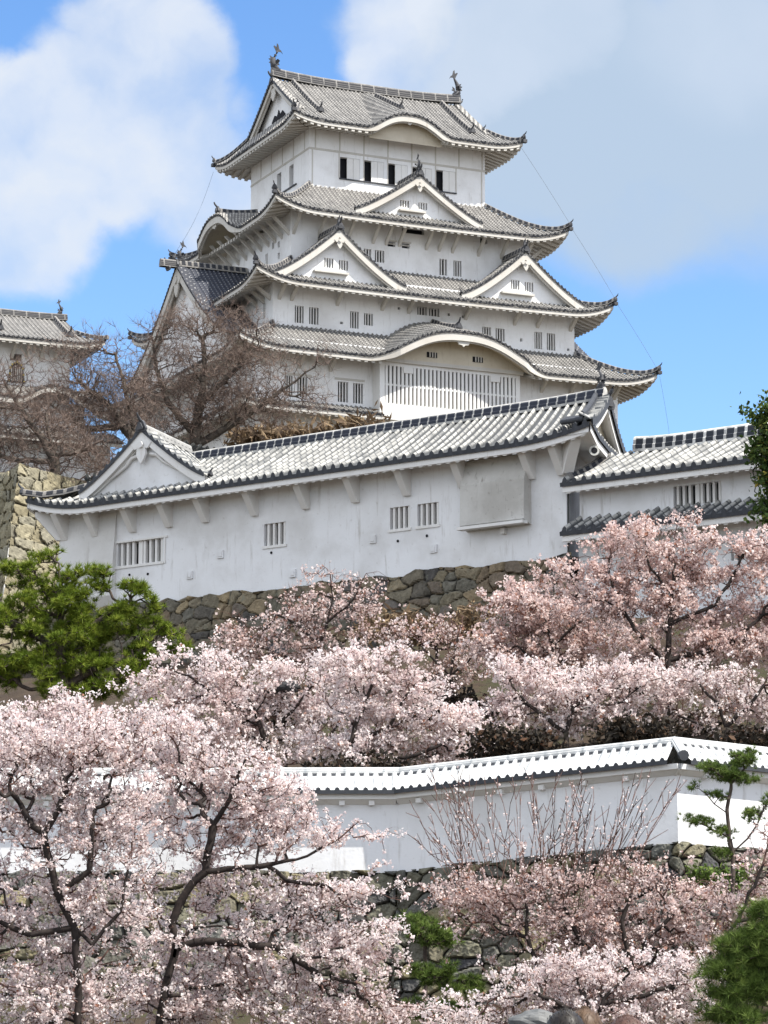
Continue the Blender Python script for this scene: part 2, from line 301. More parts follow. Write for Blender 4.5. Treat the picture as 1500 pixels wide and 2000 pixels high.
# ------------------------------------------------------------------ mesh builder
class MB:
    def __init__(s): s.V = []; s.L = []; s.T = []; s.U = []; s.M = []; s.n = 0; s.S = []
    def add(s, V, F, mat=0, uv=None, smooth=False):
        V = np.asarray(V, float).reshape(-1, 3); F = np.asarray(F, np.int64)
        if len(F) == 0: return s
        s.V.append(V); s.L.append((F + s.n).ravel()); s.T.append(np.full(len(F), F.shape[1])); s.M.append(np.full(len(F), mat)); s.S.append(np.full(len(F), smooth))
        s.U.append(np.zeros((F.size, 2)) if uv is None else np.asarray(uv, float).reshape(-1, 2)); s.n += len(V); return s
    def grid(s, X, Y, Z, mat=0, U=None, Vv=None, smooth=False):
        nr, nc = X.shape; V = np.stack([X, Y, Z], -1).reshape(-1, 3)
        i = np.arange(nr * nc).reshape(nr, nc)
        F = np.stack([i[:-1, :-1], i[:-1, 1:], i[1:, 1:], i[1:, :-1]], -1).reshape(-1, 4)
        uv = None
        if U is not None: uv = np.stack([U.ravel(), Vv.ravel()], -1)[F.ravel()]
        return s.add(V, F, mat, uv, smooth)
    def box(s, x0, x1, y0, y1, z0, z1, mat=0, fr=None):
        P = np.array([(x, y, z) for z in (z0, z1) for y in (y0, y1) for x in (x0, x1)], float)
        if fr: P = np.array([fr(*p) for p in P])
        return s.add(P, [(0, 1, 3, 2), (4, 6, 7, 5), (0, 4, 5, 1), (2, 3, 7, 6), (0, 2, 6, 4), (1, 5, 7, 3)], mat)
    def prism(s, pts, off, mat=0):     # pts: planar polygon, off: extrusion vector
        P = np.asarray(pts, float); n = len(P); Q = P + np.asarray(off, float)
        V = np.vstack([P, Q])
        s.add(V, [list(range(n))], mat); b = s.n - 2 * n
        s.L.append(np.arange(2 * n - 1, n - 1, -1) + b); s.T.append(np.array([n])); s.M.append(np.array([mat])); s.U.append(np.zeros((n, 2))); s.S.append(np.array([False]))
        q = np.array([(i, (i + 1) % n, n + (i + 1) % n, n + i) for i in range(n)]) + b
        s.L.append(q.ravel()); s.T.append(np.full(n, 4)); s.M.append(np.full(n, mat)); s.U.append(np.zeros((4 * n, 2))); s.S.append(np.full(n, False)); return s
    def sweep(s, path, prof, mat=0, up=(0, 0, 1), uvv=None, cap=True, smooth=False, scale=None):
        # prof: (k,2) across/up offsets, open or closed polyline
        path = np.asarray(path, float); n = len(path); prof = np.asarray(prof, float); k = len(prof)
        t = np.gradient(path, axis=0); t /= np.linalg.norm(t, axis=1)[:, None] + 1e-9
        up = np.asarray(up, float); sd_ = np.cross(t, up); sd_ /= np.linalg.norm(sd_, axis=1)[:, None] + 1e-9
        sc = np.ones(n) if scale is None else np.asarray(scale)
        G = path[:, None, :] + sd_[:, None, :] * prof[None, :, 0, None] * sc[:, None, None] + up[None, None, :] * prof[None, :, 1, None] * sc[:, None, None]
        arc = np.concatenate([[0], np.cumsum(np.linalg.norm(np.diff(path, axis=0), axis=1))])
        U = np.repeat(arc[:, None], k, 1); h = prof[:, 1]; Vv = np.repeat(((h - h.min()) / (np.ptp(h) + 1e-9))[None], n, 0)
        s.grid(G[..., 0], G[..., 1], G[..., 2], mat, U, Vv, smooth)
        if cap:
            s.add(G[0], [list(range(k))], mat); s.add(G[-1], [list(range(k))[::-1]], mat)
        return s
    def tube(s, P, r, k=6, mat=0, smooth=True):
        P = np.asarray(P, float); r = np.broadcast_to(np.asarray(r, float), (len(P),))
        t = np.gradient(P, axis=0); t /= np.linalg.norm(t, axis=1)[:, None] + 1e-9
        a = np.where(np.abs(t[:, 2:3]) > .9, np.array([[1., 0, 0]]), np.array([[0, 0, 1.]]))
        u = np.cross(t, a); u /= np.linalg.norm(u, axis=1)[:, None]; w = np.cross(t, u)
        an = np.linspace(0, 2 * math.pi, k + 1)
        G = P[:, None] + (u[:, None] * np.cos(an)[None, :, None] + w[:, None] * np.sin(an)[None, :, None]) * r[:, None, None]
        s.grid(G[..., 0], G[..., 1], G[..., 2], mat, smooth=smooth)
        s.add(G[0, :k], [list(range(k))], mat); s.add(G[-1, :k], [list(range(k))[::-1]], mat); return s
    def build(s, name, mats, parent=None, loc=None):
        me = bpy.data.meshes.new(name)
        V = np.vstack(s.V) if s.V else np.zeros((0, 3)); 
        if loc is not None: V = V - np.asarray(loc)
        L = np.concatenate(s.L); T = np.concatenate(s.T); M = np.concatenate(s.M); S = np.concatenate(s.S)
        me.vertices.add(len(V)); me.vertices.foreach_set('co', V.astype(np.float32).ravel())
        me.loops.add(len(L)); me.loops.foreach_set('vertex_index', L.astype(np.int32))
        me.polygons.add(len(T)); st = np.concatenate([[0], np.cumsum(T)[:-1]])
        me.polygons.foreach_set('loop_start', st.astype(np.int32)); me.polygons.foreach_set('loop_total', T.astype(np.int32))
        me.polygons.foreach_set('material_index', M.astype(np.int32)); me.polygons.foreach_set('use_smooth', S.astype(bool))
        ul = me.uv_layers.new(name='UVMap'); ul.data.foreach_set('uv', np.vstack(s.U).astype(np.float32).ravel())
        me.update(calc_edges=True); me.validate()
        for m in (mats if isinstance(mats, (list, tuple)) else [mats]): me.materials.append(m)
        o = bpy.data.objects.new(name, me); col.objects.link(o)
        if parent: o.parent = parent
        elif loc is not None: o.location = loc
        return o
def thing(name, label, cat, loc=(0, 0, 0), rz=0., group=None):
    o = bpy.data.objects.new(name, None); col.objects.link(o); o.location = loc; o.rotation_euler = (0, 0, rz)
    o['label'] = label; o['category'] = cat; o.empty_display_size = .5
    if group: o['group'] = group
    return o
def tag(o, label, cat, group=None, kind=None):
    if label: o['label'] = label
    if cat: o['category'] = cat
    if group: o['group'] = group
    if kind: o['kind'] = kind
    return o
def copy_part(o, parent, loc=None, rz=None):
    c = o.copy(); col.objects.link(c); c.parent = parent
    if loc is not None: c.location = loc
    if rz is not None: c.rotation_euler = (0, 0, rz)
    for ch in [x for x in bpy.data.objects if x.parent == o]:
        d = ch.copy(); col.objects.link(d); d.parent = c
    return c

# ------------------------------------------------------------------ roof pieces
# a frame maps (a along the face, o outwards, z) to the building's local space
def FR(side, LX, LY):
    if side == 'F': return lambda a, o, z: (a, -o, z)
    if side == 'B': return lambda a, o, z: (a, LY + o, z)
    if side == 'L': return lambda a, o, z: (-o, a, z)
    return lambda a, o, z: (LX + o, a, z)
PROF = np.array([(-.5, 0), (-.27, .02), (-.19, .62), (0, 1.0), (.19, .62), (.27, .02)])
def tile_panel(mb, fr, a0, a1, pitch, omin, omax, hz, nt=8, rise=.12, drop=.14, side=1):
    n = max(1, int(round((a1 - a0) / pitch))); p = (a1 - a0) / n
    c = a0 + (np.arange(n) + .5) * p
    A = (c[:, None] + PROF[None, :, 0] * p).ravel(); A = np.append(A, a1)
    H = np.append((PROF[None, :, 1] * np.random.default_rng(n).uniform(.8, 1.15, n)[:, None]).ravel(), 0) * rise
    U = np.append((np.arange(n)[:, None] + PROF[None, :, 0] + .5).ravel(), n)
    o0 = omin(A); o1 = omax(A); o0 = np.minimum(o0, o1)
    T = np.linspace(0, 1, nt + 1)[:, None]
    O = o0[None] + (o1 - o0)[None] * T
    AA = np.repeat(A[None], nt + 1, 0)
    Z = hz(AA, O) + H[None]
    X, Y, Zz = fr(AA, O, Z)
    X = np.broadcast_to(X, Z.shape); Y = np.broadcast_to(Y, Z.shape)
    UU = np.repeat(U[None], nt + 1, 0); VV = (o1[None] - O) * 1.15
    mb.grid(np.array(X), np.array(Y), Z, 0, UU, VV)
    # eave edge: dark tile ends
    zt = Z[-1]; zb = hz(A, o1) - drop
    zb = zb + .0 * H
    X2, Y2, _ = fr(np.stack([A, A]), np.stack([o1 + .01, o1 - .02]), np.stack([zt, zb]))
    mb.grid(np.array(np.broadcast_to(X2, (2, len(A)))), np.array(np.broadcast_to(Y2, (2, len(A)))), np.stack([zt, zb]), 1)
    # underside sheet
    return mb
def board(mb, fr, A, o, ztop, h, t=.12, mat=0):
    # vertical board hanging below the eave line; A, ztop arrays; o scalar or array
    A = np.asarray(A, float); o = np.broadcast_to(o, A.shape)
    rows_o = np.stack([o, o, o - t, o - t, o]); rows_z = np.stack([ztop, ztop - h, ztop - h, ztop, ztop])
    X, Y, Z = fr(np.repeat(A[None], 5, 0), rows_o, rows_z)
    mb.grid(np.array(np.broadcast_to(X, rows_z.shape)), np.array(np.broadcast_to(Y, rows_z.shape)), rows_z, mat)
RIB_SQ = np.array([(-.5, 0), (-.23, 0), (-.225, 1), (.225, 1), (.23, 0)])
RIB_RD = np.array([(-.5, 0), (-.36, .62), (-.14, 1), (.14, 1), (.36, .62)])
def soffit(mb, fr, a0, a1, pitch, omin, omax, zf, ribh, prof=RIB_SQ, nt=2, ofs=0.02):
    n = max(1, int(round((a1 - a0) / pitch))); p = (a1 - a0) / n
    c = a0 + (np.arange(n) + .5) * p
    A = np.append((c[:, None] + prof[None, :, 0] * p).ravel(), a1)
    H = np.append(np.tile(prof[:, 1], n), 0) * ribh
    o0 = omin(A); o1 = omax(A); o0 = np.minimum(o0, o1 - .01)
    T = np.linspace(0, 1, nt + 1)[:, None]; O = o0[None] + (o1 - o0)[None] * T
    Z = zf(np.repeat(A[None], nt + 1, 0), O) - H[None]
    X, Y, _ = fr(np.repeat(A[None], nt + 1, 0), O, Z)
    mb.grid(np.array(np.broadcast_to(X, Z.shape)), np.array(np.broadcast_to(Y, Z.shape)), Z, 0)
    # closing face at the outer end of the ribs
    zo = Z[-1]; zt = zf(A, o1) + ofs
    X, Y, _ = fr(np.stack([A, A]), np.stack([o1, o1]), np.stack([zo, zt]))
    mb.grid(np.array(np.broadcast_to(X, (2, len(A)))), np.array(np.broadcast_to(Y, (2, len(A)))), np.stack([zo, zt]), 0)
RPROF = np.array([(-.5, 0), (-.5, .45), (-.38, .5), (-.34, .8), (-.2, .98), (0, 1.05), (.2, .98), (.34, .8), (.38, .5), (.5, .45), (.5, 0)])
def ridge(mb, path, w, h, mat=0):
    mb.sweep(path, RPROF * np.array([w, h]), mat)
def onigawara(mb, p, d, s=1.0, mat=0):
    """ridge-end ogre tile: shield with curled crest, facing direction d (unit, xy)"""
    d = np.array([d[0], d[1], 0.]); d /= np.linalg.norm(d); side = np.array([-d[1], d[0], 0.])
    prof = [(-.30, -.05), (-.36, .12), (-.27, .30), (-.20, .46), (-.07, .58), (.07, .58), (.20, .46), (.27, .30), (.36, .12), (.30, -.05)]
    pts = [np.array(p) + side * x * s + np.array([0, 0, y * s]) for x, y in prof]
    mb.prism(pts, -d * .16 * s, mat)
    mb.prism([np.array(p) + d * .02 + side * x * .6 * s + np.array([0, 0, (y * .6 + .08) * s]) for x, y in prof], d * .08 * s, mat)
    # toribusuma: upswept roll on top
    a = np.array(p) + np.array([0, 0, .5 * s]) - d * .1 * s
    mb.tube([a, a + d * .16 * s + np.array([0, 0, .10 * s]), a + d * .30 * s + np.array([0, 0, .26 * s]), a + d * .36 * s + np.array([0, 0, .42 * s])], [.085 * s, .085 * s, .075 * s, .06 * s], 7, mat)
def shachi(mb, p, d, s=1.0, mat=0):
    """fish-shaped finial, head down at p, tail curling up; d = horizontal direction the belly faces (towards ridge middle)"""
    d = np.array([d[0], d[1], 0.]); d /= np.linalg.norm(d); side = np.array([-d[1], d[0], 0.]); up = np.array([0, 0, 1.])
    p = np.array(p, float)
    c = [(.22, .0), (.05, .10), (-.12, .28), (-.17, .55), (-.10, .85), (.03, 1.10), (.16, 1.32), (.22, 1.52)]
    r = [.20, .25, .25, .22, .17, .12, .08, .04]
    P = [p + (d * a + up * b) * s for a, b in c]
    mb.tube(P, np.array(r) * s, 8, mat)
    def plate(pts, th=.05):
        q = [p + (d * a + up * b) * s - side * th * s * .5 for a, b in pts]; mb.prism(q, side * th * s, mat)
    plate([(.14, 1.28), (.30, 1.42), (.55, 1.40), (.62, 1.28), (.48, 1.52), (.34, 1.62), (.26, 1.95), (.16, 2.05), (.12, 1.75), (-.06, 1.86), (-.12, 1.80), (.02, 1.55)])
    plate([(-.16, .9), (-.42, 1.02), (-.34, .82), (-.52, .78), (-.36, .62), (-.50, .48), (-.33, .42), (-.36, .25), (-.16, .3)])
    plate([(.12, .55), (.34, .70), (.30, .50), (.38, .38), (.14, .34)])
    for sg in (-1, 1):
        q0 = p + (d * .0 + up * .35) * s + side * sg * .2 * s
        mb.prism([q0, q0 + (d * .22 + up * .22 + side * sg * .2) * s, q0 + (up * .32 + side * sg * .3) * s, q0 + (-d * .12 + up * .2 + side * sg * .16) * s], d * .04 * s, mat)
    mb.box(-.32, .32, -.2, .2, -.12, .06, mat, lambda x, y, z: tuple(p + (d * (x + .05) + side * y + up * z) * s))

def lattice_window(parent, fr, a0, a1, z0, z1, o, nb=3, recess=.4, bar=None, label=None, sub=True):
    """dark opening behind plastered bars; sits in a real hole of the wall"""
    mb = MB(); mb.box(a0 - .02, a1 + .02, o - recess - .04, o - recess, z0 - .02, z1 + .02, 0, fr)
    w = mb.build('window', M_DARK, parent)
    if label: w['label'] = label
    lb = MB(); g = (a1 - a0) / (nb + .5) if nb else 1
    bw = bar or g * .32
    for i in range(nb):
        c = a0 + (i + .75) * g
        lb.box(c - bw / 2, c + bw / 2, o - .16, o - .05, z0, z1, 0, fr)
    if nb:
        lb.build('lattice', M_TRIMW, w)
    return w
def wall_face(mb, fr, a0, a1, z0, z1, o, holes, recess=.4, batter=0.):
    xs = sorted({a0, a1, *[h[0] for h in holes], *[h[1] for h in holes]}); zs = sorted({z0, z1, *[h[2] for h in holes], *[h[3] for h in holes]})
    def oo(z): return o + batter * max(0, (z0 + .8 - z) / .8) ** 1.5
    for i in range(len(xs) - 1):
        for j in range(len(zs) - 1):
            cx, cz = (xs[i] + xs[i + 1]) / 2, (zs[j] + zs[j + 1]) / 2
            if any(h[0] < cx < h[1] and h[2] < cz < h[3] for h in holes): continue
            P = [fr(xs[i], oo(zs[j]), zs[j]), fr(xs[i + 1], oo(zs[j]), zs[j]), fr(xs[i + 1], oo(zs[j + 1]), zs[j + 1]), fr(xs[i], oo(zs[j + 1]), zs[j + 1])]
            mb.add(P, [(0, 1, 2, 3)])
    for (x0, x1, q0, q1) in [h[:4] for h in holes]:
        for (A, B) in (((x0, q0), (x1, q0)), ((x1, q0), (x1, q1)), ((x1, q1), (x0, q1)), ((x0, q1), (x0, q0))):
            mb.add([fr(A[0], o, A[1]), fr(B[0], o, B[1]), fr(B[0], o - recess, B[1]), fr(A[0], o - recess, A[1])], [(0, 1, 2, 3)])

def curve_gable(zf, za, W, ac, ex=1.25):
    return lambda a: zf + (za - zf) * np.clip(1 - np.abs(a - ac) / W, 0, 1) ** ex
def smooth01(x): x = np.clip(x, 0, 1); return x * x * (3 - 2 * x)

def gable_dormer(parent, fr, ac, W, zf, za, of, ob, ex=1.25, pitch=.38, wins=(), sill=None, label=None, pend=True, verge=.5, bh=.55, tm=None, em=None, rg=None, pl=None, orn=.9, top=True, fdir=None, back_drop=0., trim=None, zin=None, setb=.75, rsz=1.):
    """triangular dormer gable: two curved tile slopes, verge tiles, barge boards, recessed plaster wall, ridge"""
    tm = tm or T_KEEP; em = em or T_EDGE2; rg = rg or RG_HIP; pl = pl or M_PL; trim = trim or M_TRIM
    g = curve_gable(zf, za, W, ac, ex)
    def zz(a, o): return g(a) - back_drop * (of - o) / max(.1, (of - ob))
    mb = MB()
    for sgn in (-1, 1):
        # rows run down the slope (outwards in a); use swapped frame
        f2 = (lambda s_: (lambda aa, oo, z: fr(ac + s_ * oo, aa, z)))(sgn)
        hz = (lambda s_: (lambda aa, oo: zz(ac + s_ * oo, aa)))(sgn)
        tile_panel(mb, f2, ob, of - verge, pitch, lambda A: np.zeros_like(A) + .02, lambda A: np.zeros_like(A) + W, hz, nt=10, drop=.04, rise=.11)
    # verge tiles: rows that point outwards along the front edge
    n = 40; As = ac + np.linspace(-W, W, 2 * n + 1); zs = g(As)
    arc = np.concatenate([[0], np.cumsum(np.hypot(np.diff(As), np.diff(zs)))])
    rows = int(arc[-1] / (pitch * .95)); k = 6
    S = np.linspace(0, arc[-1], rows * k + 1); a_ = np.interp(S, arc, As); z_ = np.interp(S, arc, zs)
    H = np.append(np.tile(PROF[:, 1], rows), 0) * .12
    z_ = z_ + H + .10
    O = np.stack([np.full_like(a_, of - verge - .05), np.full_like(a_, of), np.full_like(a_, of)]); Z = np.stack([z_, z_, np.interp(S, arc, zs) - .06])
    A3 = np.repeat(a_[None], 3, 0); X, Y, _ = fr(A3, O, Z)
    U = np.repeat((S / arc[-1] * rows)[None], 3, 0); Vv = np.stack([np.full_like(a_, .35), np.full_like(a_, .01), np.full_like(a_, .0)])
    mb.grid(np.array(np.broadcast_to(X, Z.shape))[:2], np.array(np.broadcast_to(Y, Z.shape))[:2], Z[:2], 0, U[:2], Vv[:2])
    mb.grid(np.array(np.broadcast_to(X, Z.shape))[1:], np.array(np.broadcast_to(Y, Z.shape))[1:], Z[1:], 1)
    roof = mb.build('gable', [tm, em], parent)
    if label: roof['label'] = label
    # barge boards
    bb = MB(); board(bb, fr, As, of - .06, zs - .02, bh, .14); board(bb, fr, As, of - .22, zs - bh * .8, bh * .45, .12)
    # soffit under verge
    O2 = np.stack([np.full_like(As, of - .3), np.full_like(As, of - setb - .05)]); Z2 = np.stack([zs - .12, zs - .12]); X, Y, _ = fr(np.stack([As, As]), O2, Z2)
    bb.grid(np.array(np.broadcast_to(X, Z2.shape)), np.array(np.broadcast_to(Y, Z2.shape)), Z2)
    bb.build('barge_board', trim, roof)
    # wall
    wm = MB(); o = of - setb; zb = zin if zin is not None else zf - .4
    holes = [w for w in wins]
    # columns following the curve
    xs = sorted({*np.linspace(ac - W, ac + W, 41), *[h[0] for h in holes], *[h[1] for h in holes]})
    for i in range(len(xs) - 1):
        cx = (xs[i] + xs[i + 1]) / 2; t0, t1 = float(g(np.array(xs[i]))) - .1, float(g(np.array(xs[i + 1]))) - .1
        hh = [h for h in holes if h[0] < cx < h[1]]
        if hh:
            h = hh[0]
            wm.add([fr(xs[i], o, zb), fr(xs[i + 1], o, zb), fr(xs[i + 1], o, h[2]), fr(xs[i], o, h[2])], [(0, 1, 2, 3)])
            wm.add([fr(xs[i], o, h[3]), fr(xs[i + 1], o, h[3]), fr(xs[i + 1], o, t1), fr(xs[i], o, t0)], [(0, 1, 2, 3)])
        else: wm.add([fr(xs[i], o, zb), fr(xs[i + 1], o, zb), fr(xs[i + 1], o, t1), fr(xs[i], o, t0)], [(0, 1, 2, 3)])
    for h in holes:
        x0, x1, q0, q1 = h[:4]
        for (A, B) in (((x0, q0), (x1, q0)), ((x1, q0), (x1, q1)), ((x1, q1), (x0, q1)), ((x0, q1), (x0, q0))):
            wm.add([fr(A[0], o, A[1]), fr(B[0], o, B[1]), fr(B[0], o - .2, B[1]), fr(A[0], o - .2, A[1])], [(0, 1, 2, 3)])
    wm.build('gable_wall', pl, roof)
    for h in holes:
        x0, x1, q0, q1 = h[:4]
        wb = MB(); wb.box(x0 - .02, x1 + .02, o - .26, o - .22, q0 - .02, q1 + .02, 0, fr)
        nb = h[4] if len(h) > 4 else 2; gg = (x1 - x0) / (nb + .6)
        for i in range(nb):
            c = x0 + (i + .8) * gg; wb.box(c - gg * .24, c + gg * .24, o - .18, o - .04, q0, q1, 1, fr)
        wb.build('window', [M_DARK, M_TRIMW], roof)
    if sill:
        sb = MB(); sb.box(sill[0], sill[1], o, o + .42, sill[2] - .14, sill[2], 0, fr); sb.build('sill', trim, roof)
    if pend:
        # gegyo pendant under the apex
        pb = MB(); s_ = pend if isinstance(pend, float) else bh * 1.0
        q = [(-.9, -.05), (-.55, -.35), (-.35, -.30), (-.42, -.62), (-.2, -.95), (0, -1.12), (.2, -.95), (.42, -.62), (.35, -.30), (.55, -.35), (.9, -.05), (.3, .1), (-.3, .1)]
        zc = za - bh * 1.35
        pb.prism([fr(ac + x * s_ * .8, of - .14, zc + z * s_) for x, z in q], np.array(fr(0, .12, 0)) - np.array(fr(0, 0, 0)))
        an = np.linspace(0, 2 * math.pi, 9)[:-1]
        pb.prism([fr(ac + .2 * s_ * math.cos(t), of + .0, zc - .12 * s_ + .2 * s_ * math.sin(t)) for t in an], np.array(fr(0, .08, 0)) - np.array(fr(0, 0, 0)))
        pb.build('pendant', trim, roof)
    # ridge and end tile
    rb = MB(); path = [fr(ac, o_, float(za - .02 - back_drop * (of - o_) / max(.1, (of - ob)))) for o_ in np.linspace(ob, of - .05, 6)]
    ridge(rb, path, .42 * rsz, .5 * rsz); rb.build('ridge', rg, roof)
    ob_ = MB(); fd = np.array(fr(0, 1, 0)) - np.array(fr(0, 0, 0))
    if top: onigawara(ob_, fr(ac, of + .03, za - .05), fd[:2], orn)
    # small end tiles at both feet of the verge
    for sgn in (-1, 1):
        ob_.build('end_tile', M_SHACHI, roof) if ob_.V else None; ob_ = MB()
        a2 = ac + sgn * W * .985; onigawara(ob_, fr(a2, of - verge * .8, float(g(np.array(a2))) + .02), (np.array(fr(sgn, 0, 0)) - np.array(fr(0, 0, 0)))[:2], orn * .5)
    ob_.build('end_tile', M_SHACHI, roof)
    return roof

# ------------------------------------------------------------------ main keep
KX, KY = 15.15, 11.8
TH = R_(25)
k0 = at(604, 363, 213)
keep = thing('castle_keep', 'tall white five-storey castle keep with grey curved tile roofs rising above everything else', 'castle', (k0[0], k0[1], 0), TH)
U3 = np.array((math.cos(TH), math.sin(TH), 0)); V3 = np.array((-math.sin(TH), math.cos(TH), 0))
def kara_K(a, c, W, H):
    r = np.clip(np.abs(a - c) / W, 0, 1) ** 1.3
    return H * (.5 + .5 * np.cos(math.pi * r))
def skirt(parent, LX, LY, oi, oe, zi, ze, lift=.8, mild=.15, sides='FLRB', karas={}, pitch=.38, ex=1.25, rib=.57, tm=None, em=None, trim=None, wall_o=None, top_over=None, name='roof_tier', corners=True, ribh=.2, bh=.3, ob=True, amax=None):
    """a ring of roof round a rectangle LX x LY: from offset oi (height zi) down to offset oe (height ze)"""
    tm = tm or T_KEEP; em = em or T_EDGE2; trim = trim or M_TRIM
    mb = MB(); sb = MB(); first = None
    objs = []
    def base(L, a, o):
        t = np.clip((o - oi) / (oe - oi), 0, 1.3)
        q = np.clip((np.maximum(-a, a - L) - (oe - 3.8)) / 3.8, 0, 1)
        return ze + (zi - ze) * np.clip(1 - t, 0, 1) ** ex + t * (lift * q ** 2.2 + mild * np.clip(np.abs(a - L / 2) / (L / 2 + oe), 0, 1) ** 2)
    for sd_ in sides:
        L = LX if sd_ in 'FB' else LY; fr = FR(sd_, LX, LY); K = karas.get(sd_)
        if K:
            kc, kw, kh, kout, kslope = K[:5]
            def hz(a, o, L=L, kc=kc, kw=kw, kh=kh, kout=kout, kslope=kslope):
                b = base(L, a, o); k = kara_K(a, kc, kw, kh); om = oe + kout * np.minimum(1, k / kh * 3)
                bk = base(L, a, np.full_like(a, oe)) + k + kslope * (om - o) * k / kh
                return np.where(k > 0.001, np.maximum(b, bk), b)
            omx = lambda a, kc=kc, kw=kw, kh=kh, kout=kout: oe + kout * np.minimum(1, kara_K(a, kc, kw, kh) / kh * 3)
        else:
            hz = lambda a, o, L=L: base(L, a, o); omx = lambda a: np.full_like(a, oe)
        omn = lambda a, L=L: np.maximum(oi, np.maximum(-a, a - L))
        ahi = L + oe if (amax is None or sd_ != 'F') else amax
        tile_panel(mb, fr, -oe, ahi, pitch, omn, omx, hz, nt=9 if not K else 12)
        # eave board
        A = np.linspace(-oe + .06, ahi - .06, 200); zt = hz(A, omx(A)) - .10
        if K:
            kk = kara_K(A, K[0], K[1], K[2]); hh = bh + .28 * np.minimum(1, kk / K[2] * 4)
            board(sb, fr, A, omx(A) - .08, zt, hh, .14)
            # second, inner moulding and the tympanum wall
            m = (np.abs(A - K[0]) < K[1] * .82)
            board(sb, fr, A[m], omx(A[m]) - .26, (zt - hh * .75)[m], .22, .12)
            A2 = A[np.abs(A - K[0]) < K[1] * .86]; o2 = oe + K[3] - 1.1
            z2 = hz(A2, np.full_like(A2, oe + K[3])) - .2; zb = np.full_like(A2, ze - .55)
            if len(K) > 5: o2 = K[5]
            if len(K) > 6: zb = np.full_like(A2, K[6])
            X, Y, _ = fr(np.stack([A2, A2]), np.full((2, len(A2)), o2), z2); tb = MB()
            tb.grid(np.array(np.broadcast_to(X, (2, len(A2)))), np.array(np.broadcast_to(Y, (2, len(A2)))), np.stack([z2, zb]))
            # soffit under the arch
            z3 = z2 - .08; X, Y, _ = fr(np.stack([A2, A2]), np.stack([np.full_like(A2, o2 - .02), omx(A2) - .2]), z3)
            tb.grid(np.array(np.broadcast_to(X, (2, len(A2)))), np.array(np.broadcast_to(Y, (2, len(A2)))), np.stack([z3, z3]))
            # carved pendant and beam
            pz = ze + K[2] - .45; s_ = .55 * K[2] / 2 + .25
            q = [(-1.3, .12), (-1.0, -.18), (-.6, -.22), (-.45, -.55), (-.15, -.6), (0, -.75), (.15, -.6), (.45, -.55), (.6, -.22), (1.0, -.18), (1.3, .12), (.6, .3), (-.6, .3)]
            tb.prism([fr(K[0] + x * s_, oe + K[3] - .32, pz + z * s_) for x, z in q], np.array(fr(0, .12, 0)) - np.array(fr(0, 0, 0)), 1)
            for bx in (-.5, .5):
                x0 = K[0] + bx * K[1] * .5; tb.box(x0 - .42, x0 + .42, o2, o2 + .05, ze + .55, ze + .95, 2, fr)
                for q_ in (-.2, .02, .24): tb.box(x0 + q_ - .04, x0 + q_ + .04, o2 + .05, o2 + .12, ze + .55, ze + .95, 1, fr)
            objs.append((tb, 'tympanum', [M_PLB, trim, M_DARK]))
        else:
            board(sb, fr, A, oe - .08, zt, bh, .12)
        # soffit with plastered rafters
        wo = (oi if wall_o is None else wall_o)
        sf = MB()
        lim = lambda a, L=L: np.maximum(wo - .05, np.maximum(-a, a - L) + .05)
        omx2 = (lambda a, K=K: np.where(np.abs(a - K[0]) < K[1] * .8, K[7] if len(K) > 7 else oe + K[3] - 1.12, oe - .12)) if K else (lambda a: np.full_like(a, oe - .12))
        zf = lambda a, o, L=L: base(L, a, np.full_like(a, oe)) - .34 - (bh - .3) + .30 * (oe - o)
        soffit(sf, fr, -oe + .15, ahi - .15, rib, lim, omx2, zf, ribh)
        objs.append((sf, 'soffit', trim))
    roof = mb.build(name, [tm, em], parent); sb.build('eave_board', trim, roof)
    for b_, nm, mm in objs: b_.build(nm, mm, roof)
    # hip ridges with upturned ends
    if corners:
        for (cx, cy, dx, dy) in ((0, 0, -1, -1), (LX, 0, 1, -1), (LX, LY, 1, 1), (0, LY, -1, 1)):
            if (dx < 0 and 'L' not in sides) or (dx > 0 and 'R' not in sides) or (dy > 0 and 'B' not in sides): continue
            os_ = np.linspace(oi + .02, oe + .05, 14); L_ = LX
            zz = base(L_, -os_, os_) + .05
            zz[-1] += .14; zz[-2] += .04
            P = np.stack([cx + dx * os_, cy + dy * os_, zz], -1)
            hb = MB(); ridge(hb, P, .34, .34); hb.build('hip_ridge', RG_HIP, roof)
            eb = MB(); onigawara(eb, P[-1] + np.array([dx * .05, dy * .05, .0]), (dx, dy), .62)
            eb.box(-.16, .16, -.16, .16, -.34, -.1, 0, lambda x, y, z: tuple(P[-1] + np.array([x, y, z]))); eb.build('end_tile', M_SHACHI, roof)
    return roof, base
def storey(parent, LX, LY, off, z0, z1, holesF=(), holesL=(), pl=None, name='wall'):
    mb = MB(); pl = pl or M_PL
    for sd_, L in (('F', LX), ('B', LX), ('L', LY), ('R', LY)):
        fr = FR(sd_, LX, LY); h = holesF if sd_ == 'F' else (holesL if sd_ == 'L' else [])
        wall_face(mb, fr, -off, L + off, z0, z1, off, h)
    w = mb.build(name, pl, parent); w['label'] = 'white plaster wall storey'
    for sd_, hs in (('F', holesF), ('L', holesL)):
        fr = FR(sd_, LX, LY)
        for h in hs: lattice_window(parent, fr, h[0], h[1], h[2], h[3], off, h[4] if len(h) > 4 else 3)
    return w
frF, frL = FR('F', KX, KY), FR('L', KX, KY)

